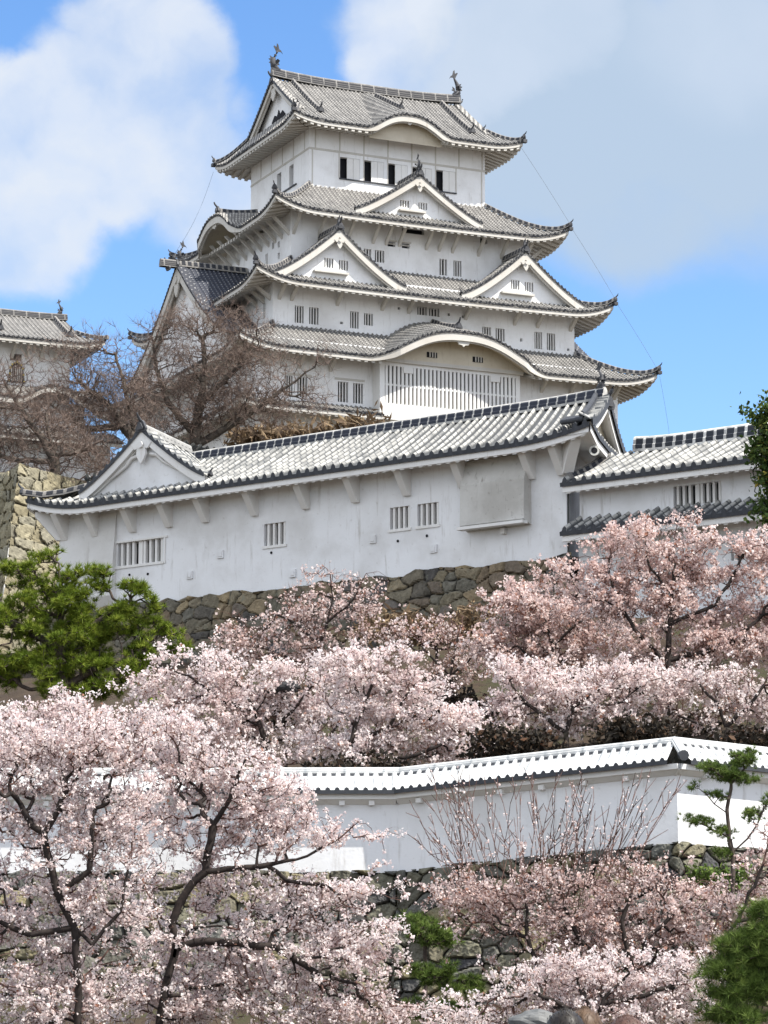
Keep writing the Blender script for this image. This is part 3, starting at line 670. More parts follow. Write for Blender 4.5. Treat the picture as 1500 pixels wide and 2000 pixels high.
# storeys, top to bottom
topw = [(x, x + 1.68, 64.2, 65.9, 0) for x in (2.58, 4.65, 6.7, 8.8, 10.86)]
topl = [(3.1, 3.95, 64.1, 65.85, 0), (5.55, 6.4, 64.1, 65.85, 0)]
storey(keep, KX, KY, 0, 62.4, 68.2, topw, topl)
sh = MB()
for x in (2.58, 4.65, 6.7, 8.8, 10.86):
    sh.box(x + .60, x + 1.66, -.03, .03, 64.22, 65.88, 0, lambda a, o, z: frF(a, o, z))
    s1 = MB(); s1.box(x + .60, x + 1.12, -.06, -.01, 64.22, 65.88, 0, frF); s1.box(x + 1.14, x + 1.66, -.05, 0, 64.22, 65.88, 0, frF); s1.build('shutter', M_TRIMW, keep)
tr = MB()
tr.box(-.03, KX + .03, 0.003, .035, 66.2, 66.36, 0, frF); tr.box(.002, KY + .03, 0.003, .035, 66.2, 66.36, 0, frL)
for x in np.arange(.5, KX, 2.06): tr.box(x - .05, x + .05, 0.003, .03, 66.36, 68, 0, frF)
for x in (.25, KX - .3): tr.box(x - .05, x + .05, 0.003, .03, 62.6, 66.2, 0, frF)
for x in np.arange(.9, KY, 2.2): tr.box(x - .05, x + .05, 0.003, .03, 66.36, 68, 0, frL)
for x in (2.5, 4.6, 6.65, 8.75, 10.8, 12.6): tr.box(x - .04, x + .04, 0.003, .03, 64.2, 66.2, 0, frF)
tr.box(2.5, 12.62, .003, .10, 64.1, 64.19, 1, frF); tr.box(2.4, 6.5, .003, .10, 64.0, 64.09, 1, frL)
tr.build('timber_bands', [M_TRIM, T_EDGE], keep)

w4 = [(3.45, 4.05, 57.1, 58.05, 2), (4.36, 5.15, 57.1, 58.05, 3), (5.43, 6.08, 58.46, 58.85, 0), (6.64, 7.29, 58.46, 58.85, 0), (9.85, 10.5, 56.68, 57.97, 2), (11.05, 11.75, 56.72, 57.97, 3), (6.64, 8.55, 59.68, 60.1, 0), (13.38, 14.0, 59.6, 60.1, 0)]
w4l = [(-.4, .0, 58.0, 58.5, 0), (-.4, 0, 57.1, 57.6, 0), (.7, 1.1, 58.2, 58.7, 0), (1.9, 2.4, 56.9, 58.1, 2)]
storey(keep, KX, KY, 2.6, 55.9, 60.9, w4, w4l)
lv = MB()
for (x0, x1) in ((5.43, 6.08), (6.64, 7.29)): lv.box(x0 - .05, x1 + .05, 2.6, 2.66, 58.62, 58.69, 0, frF); lv.box(x0 - .08, x1 + .08, 2.603, 2.75, 58.87, 58.95, 0, frF)
lv.build('vent_slats', M_TRIM, keep)
w3 = [(-3.33, -2.6, 51.05, 52.35, 3), (-2.17, -1.4, 51.05, 52.35, 3), (1.17, 1.88, 51.08, 52.38, 3), (2.31, 3.05, 51.42, 52.35, 3), (6.74, 7.55, 52.68, 53.32, 3), (7.73, 8.6, 52.68, 53.32, 3), (12.24, 12.98, 51.5, 52.3, 3), (13.39, 14.17, 51.3, 52.3, 3), (16.75, 17.42, 51.0, 52.35, 3), (17.83, 18.57, 51.0, 52.35, 3)]
w3 += [(5.1, 5.3, 52.9, 53.1, 0), (6.1, 6.3, 52.85, 53.05, 0), (9.3, 9.5, 52.85, 53.05, 0), (10.5, 10.7, 52.8, 53.0, 0), (15.5, 15.7, 51.45, 51.7, 0), (19.6, 19.8, 51.1, 51.3, 0), (.35, .6, 51.3, 51.5, 0)]
w3l = [(-3.7, -3.2, 51.5, 52.7, 2), (-.5, .1, 51.3, 52.5, 2)]
storey(keep, KX, KY, 5.1, 50.2, 54.9, w3, w3l)
w2 = [(-.89, -.06, 44.82, 46.35, 3), (.35, 1.14, 44.82, 46.35, 3), (-5.14, -4.5, 44.9, 46.42, 3), (-4.12, -3.34, 44.9, 46.42, 3), (17.2, 18.0, 44.82, 46.35, 3), (18.6, 19.3, 44.82, 46.35, 3)]
storey(keep, KX, KY, 7.5, 40.2, 49.2, w2, [])
# moulding round the paired window
for x_ in (-1.15, -5.4):
    mo = MB(); mo.box(x_, x_ + 2.4, 7.503, 7.56, 46.47, 46.62, 0, frF); mo.build('window_hood', M_TRIM, keep)

# roofs
r4, b4 = skirt(keep, KX, KY, 0, 4.9, 63.3, 59.95, .85, .15, karas={'L': (6.6, 4.7, 1.9, .5, .12, .6)})
r3, b3 = skirt(keep, KX, KY, 2.6, 7.4, 56.5, 53.6, .85, .2)
r2, b2 = skirt(keep, KX, KY, 5.1, 9.8, 50.75, 47.95, .8, .2, karas={'F': (8.0, 7.6, 2.35, .8, .32, 8.9, 48.12, 7.6)})
r1, b1 = skirt(keep, KX, KY, 7.5, 9.6, 44.55, 43.75, .4, .05, sides='FL', amax=1.9, corners=True)

# top roof (hip and gable)
def top_roof():
    zr, ze, oe = 73.45, 67.9, 2.3
    yr = KY / 2; S = yr + oe
    mb = MB(); sb = MB(); al, ar = -.6, KX + .6
    def lift(a, L, o=None):
        q = np.clip((np.maximum(-a, a - L) - (oe - 3.2)) / 3.2, 0, 1); return .55 * q ** 2.2
    prof = lambda t: ze + (zr - ze) * np.clip(1 - t, 0, 1) ** 1.17
    kc, kw, kh = 7.58, 3.9, 1.42
    def hF(a, o, kara=True):
        t = (o + yr) / S; b = prof(t) + lift(a, KX) * np.clip((t - .55) / .45, 0, 1)
        if kara:
            k = kara_K(a, kc, kw, kh); bk = ze + k + .50 * (oe - o) * k / kh
            b = np.where(k > .001, np.maximum(b, bk), b)
        return b
    def omF(a): return np.where(a < al, -.9 + (al - a) / 1.7 * 3.2, np.where(a > ar, -.9 + (a - ar) / 1.7 * 3.2, -yr))
    full = lambda a: np.full_like(a, oe)
    for sd_ in 'FB':
        fr = FR(sd_, KX, KY); kf = sd_ == 'F'
        tile_panel(mb, fr, -oe, KX + oe, .36, omF, full, (lambda a, o, kf=kf: hF(a, o, kf)), nt=18)
        A = np.linspace(-oe + .06, KX + oe - .06, 220); zt = hF(A, full(A), kf) - .1
        kk = kara_K(A, kc, kw, kh) if kf else A * 0
        board(sb, fr, A, oe - .08, zt, .28 + .22 * np.minimum(1, kk / kh * 4), .14)
        if kf:
            m = np.abs(A - kc) < kw * .8; board(sb, fr, A[m], oe - .26, zt[m] - .38, .2, .1)
    def hL(a, o):
        t = np.clip((o - .6) / 1.7, 0, 1); tt = (-.9 + 3.2 * t + yr) / S
        q = np.clip((np.maximum(-a, a - KY) - (oe - 3.2)) / 3.2, 0, 1)
        return prof(tt) + .55 * q ** 2.2 * np.clip((tt - .55) / .45, 0, 1)
    def omL(a): return np.maximum(.4, np.maximum(.6 + (.9 - a) * 1.7 / 3.2, .6 + (a - (KY - .9)) * 1.7 / 3.2))
    for sd_ in 'LR':
        fr = FR(sd_, KX, KY); tile_panel(mb, fr, -oe, KY + oe, .36, omL, full, hL, nt=6)
        A = np.linspace(-oe + .06, KY + oe - .06, 120); board(sb, fr, A, oe - .08, hL(A, full(A)) - .1, .28, .14)
    roof = mb.build('roof_tier', [T_KEEP, T_EDGE2], keep); roof['label'] = 'topmost hip-and-gable roof with fish finials'
    sb.build('eave_board', M_TRIM, roof)
    for sd_ in 'FBLR':
        L = KX if sd_ in 'FB' else KY; fr = FR(sd_, KX, KY); sf = MB()
        q = lambda a, L=L: .55 * np.clip((np.maximum(-a, a - L) - (oe - 3.2)) / 3.2, 0, 1) ** 2.2
        soffit(sf, fr, -oe + .15, L + oe - .15, .57, lambda a, L=L: np.maximum(-.05, np.maximum(-a, a - L) + .05), (lambda a: np.where(np.abs(a - kc) < kw * .8, oe - 1.0, oe - .12)) if sd_ == 'F' else (lambda a: np.full_like(a, oe - .12)),
               lambda a, o, q=q: ze + q(a) - .38 + .22 * (oe - o), .2)
        sf.build('soffit', M_TRIM, roof)
    # tympanum of the undulating gable
    A2 = np.linspace(kc - kw * .8, kc + kw * .8, 60); z2 = hF(A2, full(A2)) - .15
    tb = MB(); o2 = oe - .98
    tb.grid(np.stack([A2, A2]), np.full((2, 60), -o2), np.stack([z2, np.full(60, ze - .6)]))
    tb.grid(np.stack([A2, A2]), np.stack([np.full(60, -o2), np.full(60, -(oe - .2))]), np.stack([z2 - .1, z2 - .1]))
    qq = [(-1.1, .1), (-.8, -.15), (-.3, -.2), (-.15, -.42), (0, -.5), (.15, -.42), (.3, -.2), (.8, -.15), (1.1, .1), (0, .25)]
    tb.prism([(kc + x * .8, -(oe - .3), ze + kh - .42 + z * .8) for x, z in qq], (0, -.1, 0), 1)
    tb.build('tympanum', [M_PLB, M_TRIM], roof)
    # gable ends
    for sd_ in 'LR':
        fr = FR(sd_, KX, KY)
        ys = np.linspace(.35, KY - .35, 61); zs = prof((yr - np.abs(ys - yr)) * 0 + 1 - (1 - (np.abs(ys - yr)) / S)) 
        zs = prof(np.abs(ys - yr) / S)
        gb = MB(); board(gb, fr, ys, .66, zs - .02, .5, .14); board(gb, fr, ys, .5, zs - .42, .28, .1)
        g_ = gb.build('barge_board', M_TRIM, roof)
        gw = MB(); base_ = float(hL(np.array(yr), np.array(.4))) - .25
        gw.grid(*[np.array(x) for x in (np.stack([fr(0, .05, 0)[0] + ys * 0] * 2), np.stack([ys, ys]), np.stack([zs - .1, np.minimum(zs - .12, base_)]))])
        # dark opening + pendant
        q = [(-1.5, 0), (-1.3, .7), (-.8, 1.1), (-.3, .9), (0, 1.35), (.3, .9), (.8, 1.1), (1.3, .7), (1.5, 0)]
        gw.prism([fr(yr + x, .08, base_ + .15 + z) for x, z in q], np.array(fr(0, .05, 0)) - np.array(fr(0, 0, 0)), 1)
        q = [(-.5, -.05), (-.35, -.35), (-.42, -.62), (-.2, -.95), (0, -1.12), (.2, -.95), (.42, -.62), (.35, -.35), (.5, -.05)]
        gw.prism([fr(yr + x, .5, zr - .7 + z) for x, z in q], np.array(fr(0, .1, 0)) - np.array(fr(0, 0, 0)), 2)
        gw.build('gable_wall', [M_PL, M_DARK, M_TRIM], roof)
        # verge tiles
        vt = MB(); arc = np.concatenate([[0], np.cumsum(np.hypot(np.diff(ys), np.diff(zs)))]); rows = int(arc[-1] / .36)
        S_ = np.linspace(0, arc[-1], rows * 6 + 1); a_ = np.interp(S_, arc, ys); z_ = np.interp(S_, arc, zs) + np.append(np.tile(PROF[:, 1], rows), 0) * .12 + .12
        x_a = fr(0, .25, 0)[0]; x_b = fr(0, .78, 0)[0]
        vt.grid(np.stack([a_ * 0 + x_a, a_ * 0 + x_b]), np.stack([a_, a_]), np.stack([z_, z_]), 0, np.stack([S_ / .36] * 2), np.stack([S_ * 0 + .4, S_ * 0]))
        vt.grid(np.stack([a_ * 0 + x_b] * 2), np.stack([a_, a_]), np.stack([z_, np.interp(S_, arc, zs) - .1]), 1)
        vt.build('verge_tiles', [T_KEEP, T_EDGE], roof)
    # ridges
    rb = MB(); xs = np.linspace(-.75, KX + .75, 20); zz = zr - .05 + .22 * (np.abs(xs - KX / 2) / (KX / 2)) ** 3
    ridge(rb, np.stack([xs, xs * 0 + yr, zz], -1), .55, .72); rb.build('main_ridge', RG_KEEP, roof)
    for x, yf in ((1.0, .1), (KX - 1.0, .1)):
        for sg in (1, -1):
            o_ = np.linspace(-yr + .3, -yf, 12)
            P = np.stack([o_ * 0 + x, (-o_ if sg > 0 else KY + o_), hF(np.full_like(o_, x), o_, False) + .03], -1)
            P[-1, 2] += .08; kb = MB(); ridge(kb, P, .36, .40); kb.build('descending_ridge', RG_HIP, roof)
            e = MB(); onigawara(e, P[-1], (0, -sg), .85); e.build('end_tile', M_SHACHI, roof)
    o_ = np.linspace(-4.2, .55, 10); P = np.stack([o_ * 0 + kc, -o_, hF(np.full_like(o_, kc), o_) + .03], -1); kb = MB(); ridge(kb, P, .34, .36); kb.build('descending_ridge', RG_HIP, roof)
    e = MB(); onigawara(e, P[-1], (0, -1), .8); e.build('end_tile', M_SHACHI, roof)
    for (cx, cy, dx, dy) in ((0, 0, -1, -1), (KX, 0, 1, -1), (KX, KY, 1, 1), (0, KY, -1, 1)):
        t = np.linspace(0.02, 1.02, 12); o = .6 + 1.7 * t; oy = -.9 + 3.2 * t
        zz = hL(-oy, o) + .05; zz[-1] += .14
        P = np.stack([cx + dx * o, cy + dy * oy, zz], -1); hb = MB(); ridge(hb, P, .34, .34); hb.build('hip_ridge', RG_HIP, roof)
        e = MB(); onigawara(e, P[0] + np.array([-dx * .1, -dy * .3, .2]), (dx, dy), .6); e.build('end_tile', M_SHACHI, roof); e = MB(); onigawara(e, P[-1], (dx, dy), .62)
        e.box(-.16, .16, -.16, .16, -.36, -.1, 0, lambda x, y, z: tuple(P[-1] + np.array([x, y, z]))); e.build('end_tile', M_SHACHI, roof)
    for x, d in ((-.45, 1), (KX + .45, -1)):
        s = MB(); shachi(s, (x, yr, zr + .84), (d, 0), 1.06); s.build('fish_finial', M_SHACHI, roof)
        e = MB(); onigawara(e, (x - d * .3, yr, zr - .35), (-d, 0), 1.05); e.build('end_tile', M_SHACHI, roof)
top_roof()

# dormer gables
g = gable_dormer(keep, frF, 7.55, 5.4, 60.75, 64.0, 4.0, 0.2, 1.2, wins=[(6.2, 6.95, 61.5, 62.05, 3), (7.75, 8.5, 61.5, 62.05, 3)], sill=(6.0, 8.2, 61.25), label='single triangular gable on the fourth roof', orn=.95, zin=60.3)
s = MB(); shachi(s, frF(7.55, 3.7, 64.55), (0, 1), .62); s.build('fish_finial', M_SHACHI, g)
s = MB(); shachi(s, (0, 0, 0), (0, 1), .62)
for ac in (-.25, 15.4):
    g = gable_dormer(keep, frF, ac, 5.5, 54.4, 58.25, 6.4, 2.7, 1.3, wins=[(ac - .95, ac - .2, 55.35, 56.1, 3), (ac + .25, ac + 1.0, 55.3, 56.05, 3)], sill=(ac - 1.9, ac + .9, 55.02), label='left twin gable on the third roof' if ac < 0 else 'right twin gable on the third roof', orn=1.0, zin=53.9, bh=.62)
    s = MB(); 
    rp = frF(ac, 6.2, 58.75); 
    s.tube([rp, (rp[0], rp[1] + .05, rp[2] + .25), (rp[0], rp[1] - .1, rp[2] + .55)], [.14, .1, .03], 6); s.build('finial', M_SHACHI, g)
# great side gables
for sd_ in 'LR':
    fr = FR(sd_, KX, KY)
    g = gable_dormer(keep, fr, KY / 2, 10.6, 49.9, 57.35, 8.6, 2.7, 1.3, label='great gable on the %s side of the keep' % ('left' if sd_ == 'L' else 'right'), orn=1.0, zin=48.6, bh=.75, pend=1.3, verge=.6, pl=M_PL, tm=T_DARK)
    s = MB(); shachi(s, fr(KY / 2, 8.2, 57.9), tuple((np.array(fr(0, -1, 0)) - np.array(fr(0, 0, 0)))[:2]), .75); s.build('fish_finial', M_SHACHI, g)
    rb = MB(); onigawara(rb, fr(KY / 2, 9.3, 57.0), (np.array(fr(0, 1, 0)) - np.array(fr(0, 0, 0)))[:2], 1.0); rb.build('end_tile', M_SHACHI, g)
    # capped porch of the ridge end
    cb = MB(); P = [fr(KY / 2, o_, 57.2) for o_ in (8.5, 9.4, 9.9)]; ridge(cb, P, .55, .6); cb.build('ridge_cap', RG_KEEP, g)
# ridge of the undulating gables with end tiles
def kara_ridge(fr, c, o0, o1, z0, z1):
    kb = MB(); o_ = np.linspace(o0, o1, 8); t = (o_ - o0) / (o1 - o0); P = [fr(c, o, z0 + (z1 - z0) * tt - .12 * math.sin(math.pi * tt)) for o, tt in zip(o_, t)]
    ridge(kb, P, .4, .38); kb.build('descending_ridge', RG_HIP, keep)
    e = MB(); onigawara(e, P[-1], (np.array(fr(0, 1, 0)) - np.array(fr(0, 0, 0)))[:2], .9); e.build('end_tile', M_SHACHI, keep)
kara_ridge(frF, 8.0, 5.2, 9.6, 52.05, 50.75)
kara_ridge(frL, 6.6, 1.6, 5.0, 62.5, 62.2)
# bay window with long lattice
bay = MB(); bo = 8.8
wall_face(bay, frF, 1.9, 13.5, 43.9, 48.15, bo, [(2.3, 13.15, 44.78, 47.6)], .3)
bay.add([frF(1.9, 7.5, 43.9), frF(1.9, bo, 43.9), frF(1.9, bo, 48.15), frF(1.9, 7.5, 48.15)], [(0, 1, 2, 3)]); bay.add([frF(13.5, 7.5, 43.9), frF(13.5, bo, 43.9), frF(13.5, bo, 48.15), frF(13.5, 7.5, 48.15)], [(3, 2, 1, 0)])
bay.box(1.8, 13.6, 7.5, bo + .1, 43.55, 43.9, 0, frF)
bay_o = bay.build('bay_window', M_TRIMW, keep); bay_o['label'] = 'long bay window with white vertical lattice'
bb = MB(); bb.box(2.2, 13.25, bo - .42, bo - .32, 44.7, 47.7, 0, frF); bb.build('pane', M_DARK, bay_o)
lb = MB(); n = 33; gg = (13.15 - 2.3) / n
for i in range(n): c = 2.3 + (i + .5) * gg; lb.box(c - .095, c + .095, bo - .2, bo - .02, 44.78, 47.6, 0, frF)
lb.box(2.3, 13.15, bo - .16, bo - .06, 46.12, 46.26, 0, frF)
for c in (4.2, 11.4): lb.box(c - .4, c + .4, bo - .1, bo + .06, 47.15, 47.6, 0, frF)
lb.build('lattice', M_TRIMW, bay_o)
lt = MB(); lt.box(1.7, 13.7, bo + .003, bo + .22, 47.85, 48.12, 0, frF); lt.build('lintel', M_TRIM, bay_o)

# brackets under the eaves
def bracket_mesh(reach, drop, w=.22, th=.2):
    mb = MB(); pts = [(0, 0, -drop), (0, -reach, 0), (0, -reach + th * 1.2, th * .3), (0, 0, -drop + th * 1.8)]
    mb.prism([(-w / 2, y, z) for _, y, z in pts], (w, 0, 0)); return mb
b_long = bracket_mesh(1.9, 1.75).build('bracket', M_TRIM, keep)
def put(first, ls, side, off):
    out = []
    for i, (a, z) in enumerate(ls):
        fr = FR(side, KX, KY); p = fr(a, off + .003, z); rz = {'F': 0, 'L': -math.pi / 2, 'R': math.pi / 2, 'B': math.pi}[side]
        c = first if (first.location.length < 1e-6) else copy_part(first, keep)
        c.location = p; c.rotation_euler = (0, 0, rz)
z4 = 60.25
put(b_long, [(x, z4) for x in (-2.4, -.3, 2.1, 4.2, 5.3, 6.4, 8.7, 9.8, 10.95, 13.2, 15.2, 17.3)], 'F', 2.6)
put(b_long, [(y, z4) for y in (-2.2, -.9, .4, 1.7, 3.2, 4.6, 6.2, 7.8, 9.4, 11, 12.6, 14.2)], 'L', 2.6)
put(b_long, [(y, z4) for y in (-2.2, .4, 3.2)], 'R', 2.6)
b_short = bracket_mesh(1.5, 1.1, .26).build('bracket', M_TRIM, keep)
put(b_short, [(x, 53.75) for x in (-4.6, -3.6, .1, 3.8, 6.0, 10.8, 15.0, 17.0, 19.9)], 'F', 5.1)
put(b_short, [(x, 53.75) for x in (-4.6, -3.4, -2.0)], 'L', 5.1)
put(b_short, [(x, 48.1) for x in (-6.9, -4.0, -1.5, 16.0, 18.5, 20.5, 22.3)], 'F', 7.5)
# darker panel under the third roof, vents
# lightning wires
for (a, b_) in (((KX + 2.2, -2.1, 67.9), (KX + 5.1, -4.9, 61.1)), ((KX + 5.1, -4.9, 61.0), (KX + 7.6, -7.4, 54.8)), ((KX + 7.6, -7.4, 54.7), (KX + 9.9, -9.8, 48.9)), ((KX + 9.9, -9.8, 48.7), (KX + 10.6, -10.4, 40)), ((-2.4, 14, 67.8), (-4.9, 16.5, 61))):
    a = np.array(a); b_ = np.array(b_); t = np.linspace(0, 1, 10)[:, None]; P = a + (b_ - a) * t; P[:, 2] -= .25 * np.sin(math.pi * t[:, 0])
    P[1:9, 0] += .25 * np.sin(math.pi * t[1:9, 0]); w_ = MB(); w_.tube(P, .010, 4); w_.build('lightning_wire', M_WIRE, keep)

# ------------------------------------------------------------------ long turret in front (middle) and the turret at the right
PHI = math.atan2(7400, 5680)
m0 = at(1108, 1085, 112)
MD = np.array((math.sin(PHI), -math.cos(PHI), 0.)); MI = np.array((math.cos(PHI), math.sin(PHI), 0.))   # local +x (to the right, nearer) and +y (inwards)
MRZ = math.atan2(MD[1], MD[0])
def mw(x, y, z=0.): return np.array((m0[0], m0[1], 0)) + MD * x + MI * y + np.array((0, 0, z))
mid = thing('long_turret', 'long white turret with limed tile roof and small crested gable above the stone wall', 'building', (m0[0], m0[1], 0), MRZ)
def turret_roof(parent, fr, a0, a1, oe, oridge, ze, zr, pitch, mats, liftL=0., liftR=0., LL=4., ex=1.12, omin=None, shear=0., bh=.26, rib=None, rise=.2, wall=0., trim=None, tag_='roof'):
    trim = trim or M_TRIMW
    def lift(a): return liftL * np.clip((a0 + LL - a) / LL, 0, 1) ** 2.2 + liftR * np.clip((a - (a1 - LL)) / LL, 0, 1) ** 2.2
    def hz(a, o):
        t = np.clip((o - oridge) / (oe - oridge), 0, 1.2); return ze + (zr - ze) * np.clip(1 - t, 0, 1) ** ex + lift(a) * t ** 2
    f2 = fr
    if shear:
        def f2(a, o, z):
            x, y, z2 = fr(a, o, z); return x - shear * (y + 1.2) * np.clip((a - (a1 - 14)) / 14, 0, 1), y, z2
    mb = MB(); tile_panel(mb, f2, a0, a1, pitch, omin or (lambda A: np.full_like(A, oridge)), lambda A: np.full_like(A, oe), hz, nt=10, rise=rise, drop=.16)
    roof = mb.build(tag_, mats, parent)
    A = np.linspace(a0 + .05, a1 - .05, 120); eb = MB(); board(eb, f2, A, oe - .09, hz(A, np.full_like(A, oe)) - .12, bh, .12, 0); eb.build('eave_board', trim, roof)
    sf = MB(); soffit(sf, f2, a0 + .1, a1 - .1, rib or pitch, lambda a: np.full_like(a, wall - .05), lambda a: np.full_like(a, oe - .13), lambda a, o: ze + lift(a) - .30 + .28 * (oe - o), .17, RIB_RD); sf.build('soffit', trim, roof)
    return roof, hz, f2
LM, WM = 27.6, 5.2
frM = lambda a, o, z: (a, -o, z)
ME, MRZZ, MRIDGE = 23.5, 25.62, 2.6
def mid_omin(A):
    # main slope right of the small gable, short strip in front of it, hip at the left end
    return np.where(A > -22.0, -MRIDGE, np.where(A > -25.8, .15, .15 + (-25.8 - A) / 3.0 * 1.0))
rM, hzM, frMs = turret_roof(mid, frM, -28.8, 1.9, 1.2, -MRIDGE, ME, MRZZ, .468, [T_MID, T_EDGE], .62, .42, 4.0, omin=mid_omin, shear=.43)
rM['label'] = 'limed tile roof slope facing the camera'
frMb = lambda a, o, z: (a, WM + o, z)
turret_roof(mid, frMb, -28.8, 1.9, 1.2, -MRIDGE, ME, MRZZ, .468, [T_MID, T_EDGE], .5, .42, 4.0, shear=.43)
# left slope of the crested gable and left hip
fl = lambda a, o, z: (-22.2 - o, a, z)
mbx = MB()
def hleft(a, o):
    t = np.clip(o / 6.6, 0, 1.1); q = np.clip((.6 - a) / 1.8, 0, 1); return ME + .15 + (26.45 - ME - .15) * np.clip(1 - t, 0, 1) ** 1.3 + .45 * q ** 2 * t ** 3
tile_panel(mbx, fl, -1.2, WM + 1.2, .468, lambda A: np.where(A < .1, 3.6 + (.1 - A) / 1.3 * 3.0, .0), lambda A: np.full_like(A, 6.6), hleft, nt=8, rise=.15)
left_roof = mbx.build('roof', [T_MID, T_EDGE], mid)
bdl = MB(); A = np.linspace(-1.15, WM + 1.1, 30); board(bdl, fl, A, 6.52, hleft(A, np.full_like(A, 6.6)) - .12, .3, .12); bdl.build('eave_board', M_TRIMW, left_roof)
# walls
holes = [(-8.82, -7.78, 20.86, 21.78), (-7.4, -6.3, 20.86, 21.78), (-15.62, -14.42, 20.82, 21.78), (-24.15, -21.43, 20.72, 21.76)]
wm = MB(); wall_face(wm, frM, -LM, 0, 18.8, 23.6, 0, holes, .25)
wm.add([(-LM, 0, 18.8), (-LM, WM, 18.8), (-LM, WM, 24.6), (-LM, 0, 23.6)], [(0, 1, 2, 3)])
xe = -.43 * WM
wm.add([(-LM, WM, 18.8), (xe, WM, 18.8), (xe, WM, 23.6), (-LM, WM, 23.6)], [(0, 1, 2, 3)])
wm.add([(0, 0, 18.8), (xe, WM, 18.8), (xe, WM, 23.6), (0, 0, 23.6)], [(0, 1, 2, 3)])
wm.build('wall', M_PLW, mid)
for h, nb in zip(holes, (4, 4, 4, 8)):
    mb = MB(); mb.box(h[0] - .02, h[1] + .02, -.36, -.30, h[2] - .02, h[3] + .02, 0, frM); w_ = mb.build('window', M_DARK, mid)
    lb = MB(); g = (h[1] - h[0]) / nb
    for i in range(nb):
        c = h[0] + (i + .62) * g
        if nb == 8 and i == 3: lb.box(c - g * .1, c + g * .62, -.22, -.08, h[2], h[3], 0, frM); continue
        lb.box(c - g * .19, c + g * .19, -.24, -.06, h[2], h[3], 0, frM)
    lb.build('lattice', M_TRIMW, w_)
    f = MB(); e = .07
    f.box(h[0] - e, h[1] + e, .003, .05, h[2] - e - .05, h[2] - .003, 0, frM)
    if nb == 8: f.box(h[0] - e, h[1] + .3, .003, .06, h[3] + .003, h[3] + .09, 0, frM); f.box(h[1] + .1, h[1] + .17, .003, .05, h[2] - .1, h[3], 0, frM)
    f.build('frame', M_TRIMW, w_)
for (a, z) in ((-26.0 + 6.2, 19.95), (-18.05, 20.7), (-14.0, 19.5), (-9.7, 20.55), (-6.55, 19.85)):
    mb = MB(); mb.box(a - .17, a + .17, .003, .07, z - .17, z + .17, 0, frM); mb.box(a - .1, a + .1, .072, .09, z - .1, z + .1, 0, frM); mb.build('loophole_cover', M_PLW, mid)
for (a, z) in ((-8.4, 20.35), (-6.9, 20.42), (-15.2, 20.5), (-23.4, 20.28), (-22.3, 20.22)):
    mb = MB(); an = np.linspace(0, 2 * math.pi, 9)[:-1]; mb.prism([(a + .06 * math.cos(t), -.03, z + .06 * math.sin(t)) for t in an], (0, .028, 0)); mb.build('drain_hole', M_DARK, mid)
# stone drop panel (projecting box) near the right, and the grey corner panel at the left
pn = MB(); P0, P1 = -4.85, -1.7
pn.prism([(P0, 0, 20.35), (P0, -.55, 20.55), (P0, -.5, 22.2), (P0, -.12, 23.25), (P0, 0, 23.3)], (P1 - P0, 0, 0))
pno = pn.build('projecting_box', M_PLG, mid); pno['label'] = 'stained plaster box projecting from the wall'
lp = MB(); lp.box(P0 - .05, P1 + .05, .35, .70, 20.36, 20.48, 0, frM); lp.build('ledge', M_TRIMW, pno)
tn = MB(); tn.box(-3.1, -2.9, .003, .2, 20.1, 20.33, 0, frM); tn.build('bracket_foot', M_TRIMW, pno)
cp = MB()
cp.prism([(-27.62, 0, 18.85), (-27.62, -.32, 19.4), (-27.62, -.22, 21.2), (-27.62, -.05, 23.2), (-27.62, 0, 23.2)], (3.4, 0, 0))
cpo = cp.build('corner_box', plaster('plaster_corner', (.66, .655, .64), (.42, .40, .37), .8), mid); cpo['label'] = 'greyish flared corner panel'
# brackets
bm = MB(); bm.prism([(-.14, 0, -.95), (-.14, -.16, -.95), (-.14, -.92, -.05), (-.14, -.92, .12), (-.14, 0, .12)], (.28, 0, 0)); b0 = bm.build('bracket', M_TRIMW, mid)
bx = [-27.3, -25.43, -23.19, -21.02, -18.9, -16.09, -13.25, -10.57, -7.88, -5.0, -1.62, -.16]
for i, x in enumerate(bx):
    c = b0 if i == 0 else copy_part(b0, mid); c.location = (x, -.003, 23.32); c.rotation_euler = (0, 0, 0)
    if x == -27.3: c.scale = (1.2, 1, 1.2)
c = copy_part(b0, mid); c.location = (.05, -.05, 23.35); c.rotation_euler = (0, 0, R_(52)); c.scale = (1.5, 1.25, 1.2)
c = copy_part(b0, mid); c.location = (-27.6, -.05, 23.35); c.rotation_euler = (0, 0, R_(-48)); c.scale = (1.3, 1.3, 1.2)
# main ridge
rb = MB(); xs = np.linspace(-22.3, .2, 30); zz = MRZZ - .05 + .10 * np.clip((xs + 4) / 4.5, 0, 1) ** 2; ridge(rb, np.stack([xs, xs * 0 + MRIDGE, zz], -1), .42, .5); rb.build('main_ridge', RG_MID, mid)
e = MB(); onigawara(e, (.38, MRIDGE, 25.3), (1, -.2), .95); e.build('end_tile', M_SHACHI, mid)
s = MB(); shachi(s, (.0, MRIDGE, 26.2), (-1, 0), .52); s.build('fish_finial', M_SHACHI, mid)
# right gable end (oblique): level skirt eave, gable wall, barge board, verge tiles
def xend(y): return 1.9 - .43 * (y + 1.2)
gy = np.linspace(-1.15, WM + 1.15, 61); top_z = np.array([float(hzM(np.array(1.89), np.array(-(y if y < MRIDGE else 2 * MRIDGE - y)))) for y in gy])
ge = MB(); zsk = np.interp(np.abs(gy - MRIDGE), [0, 2.2, 3.8], [23.55, 23.62, 23.95])
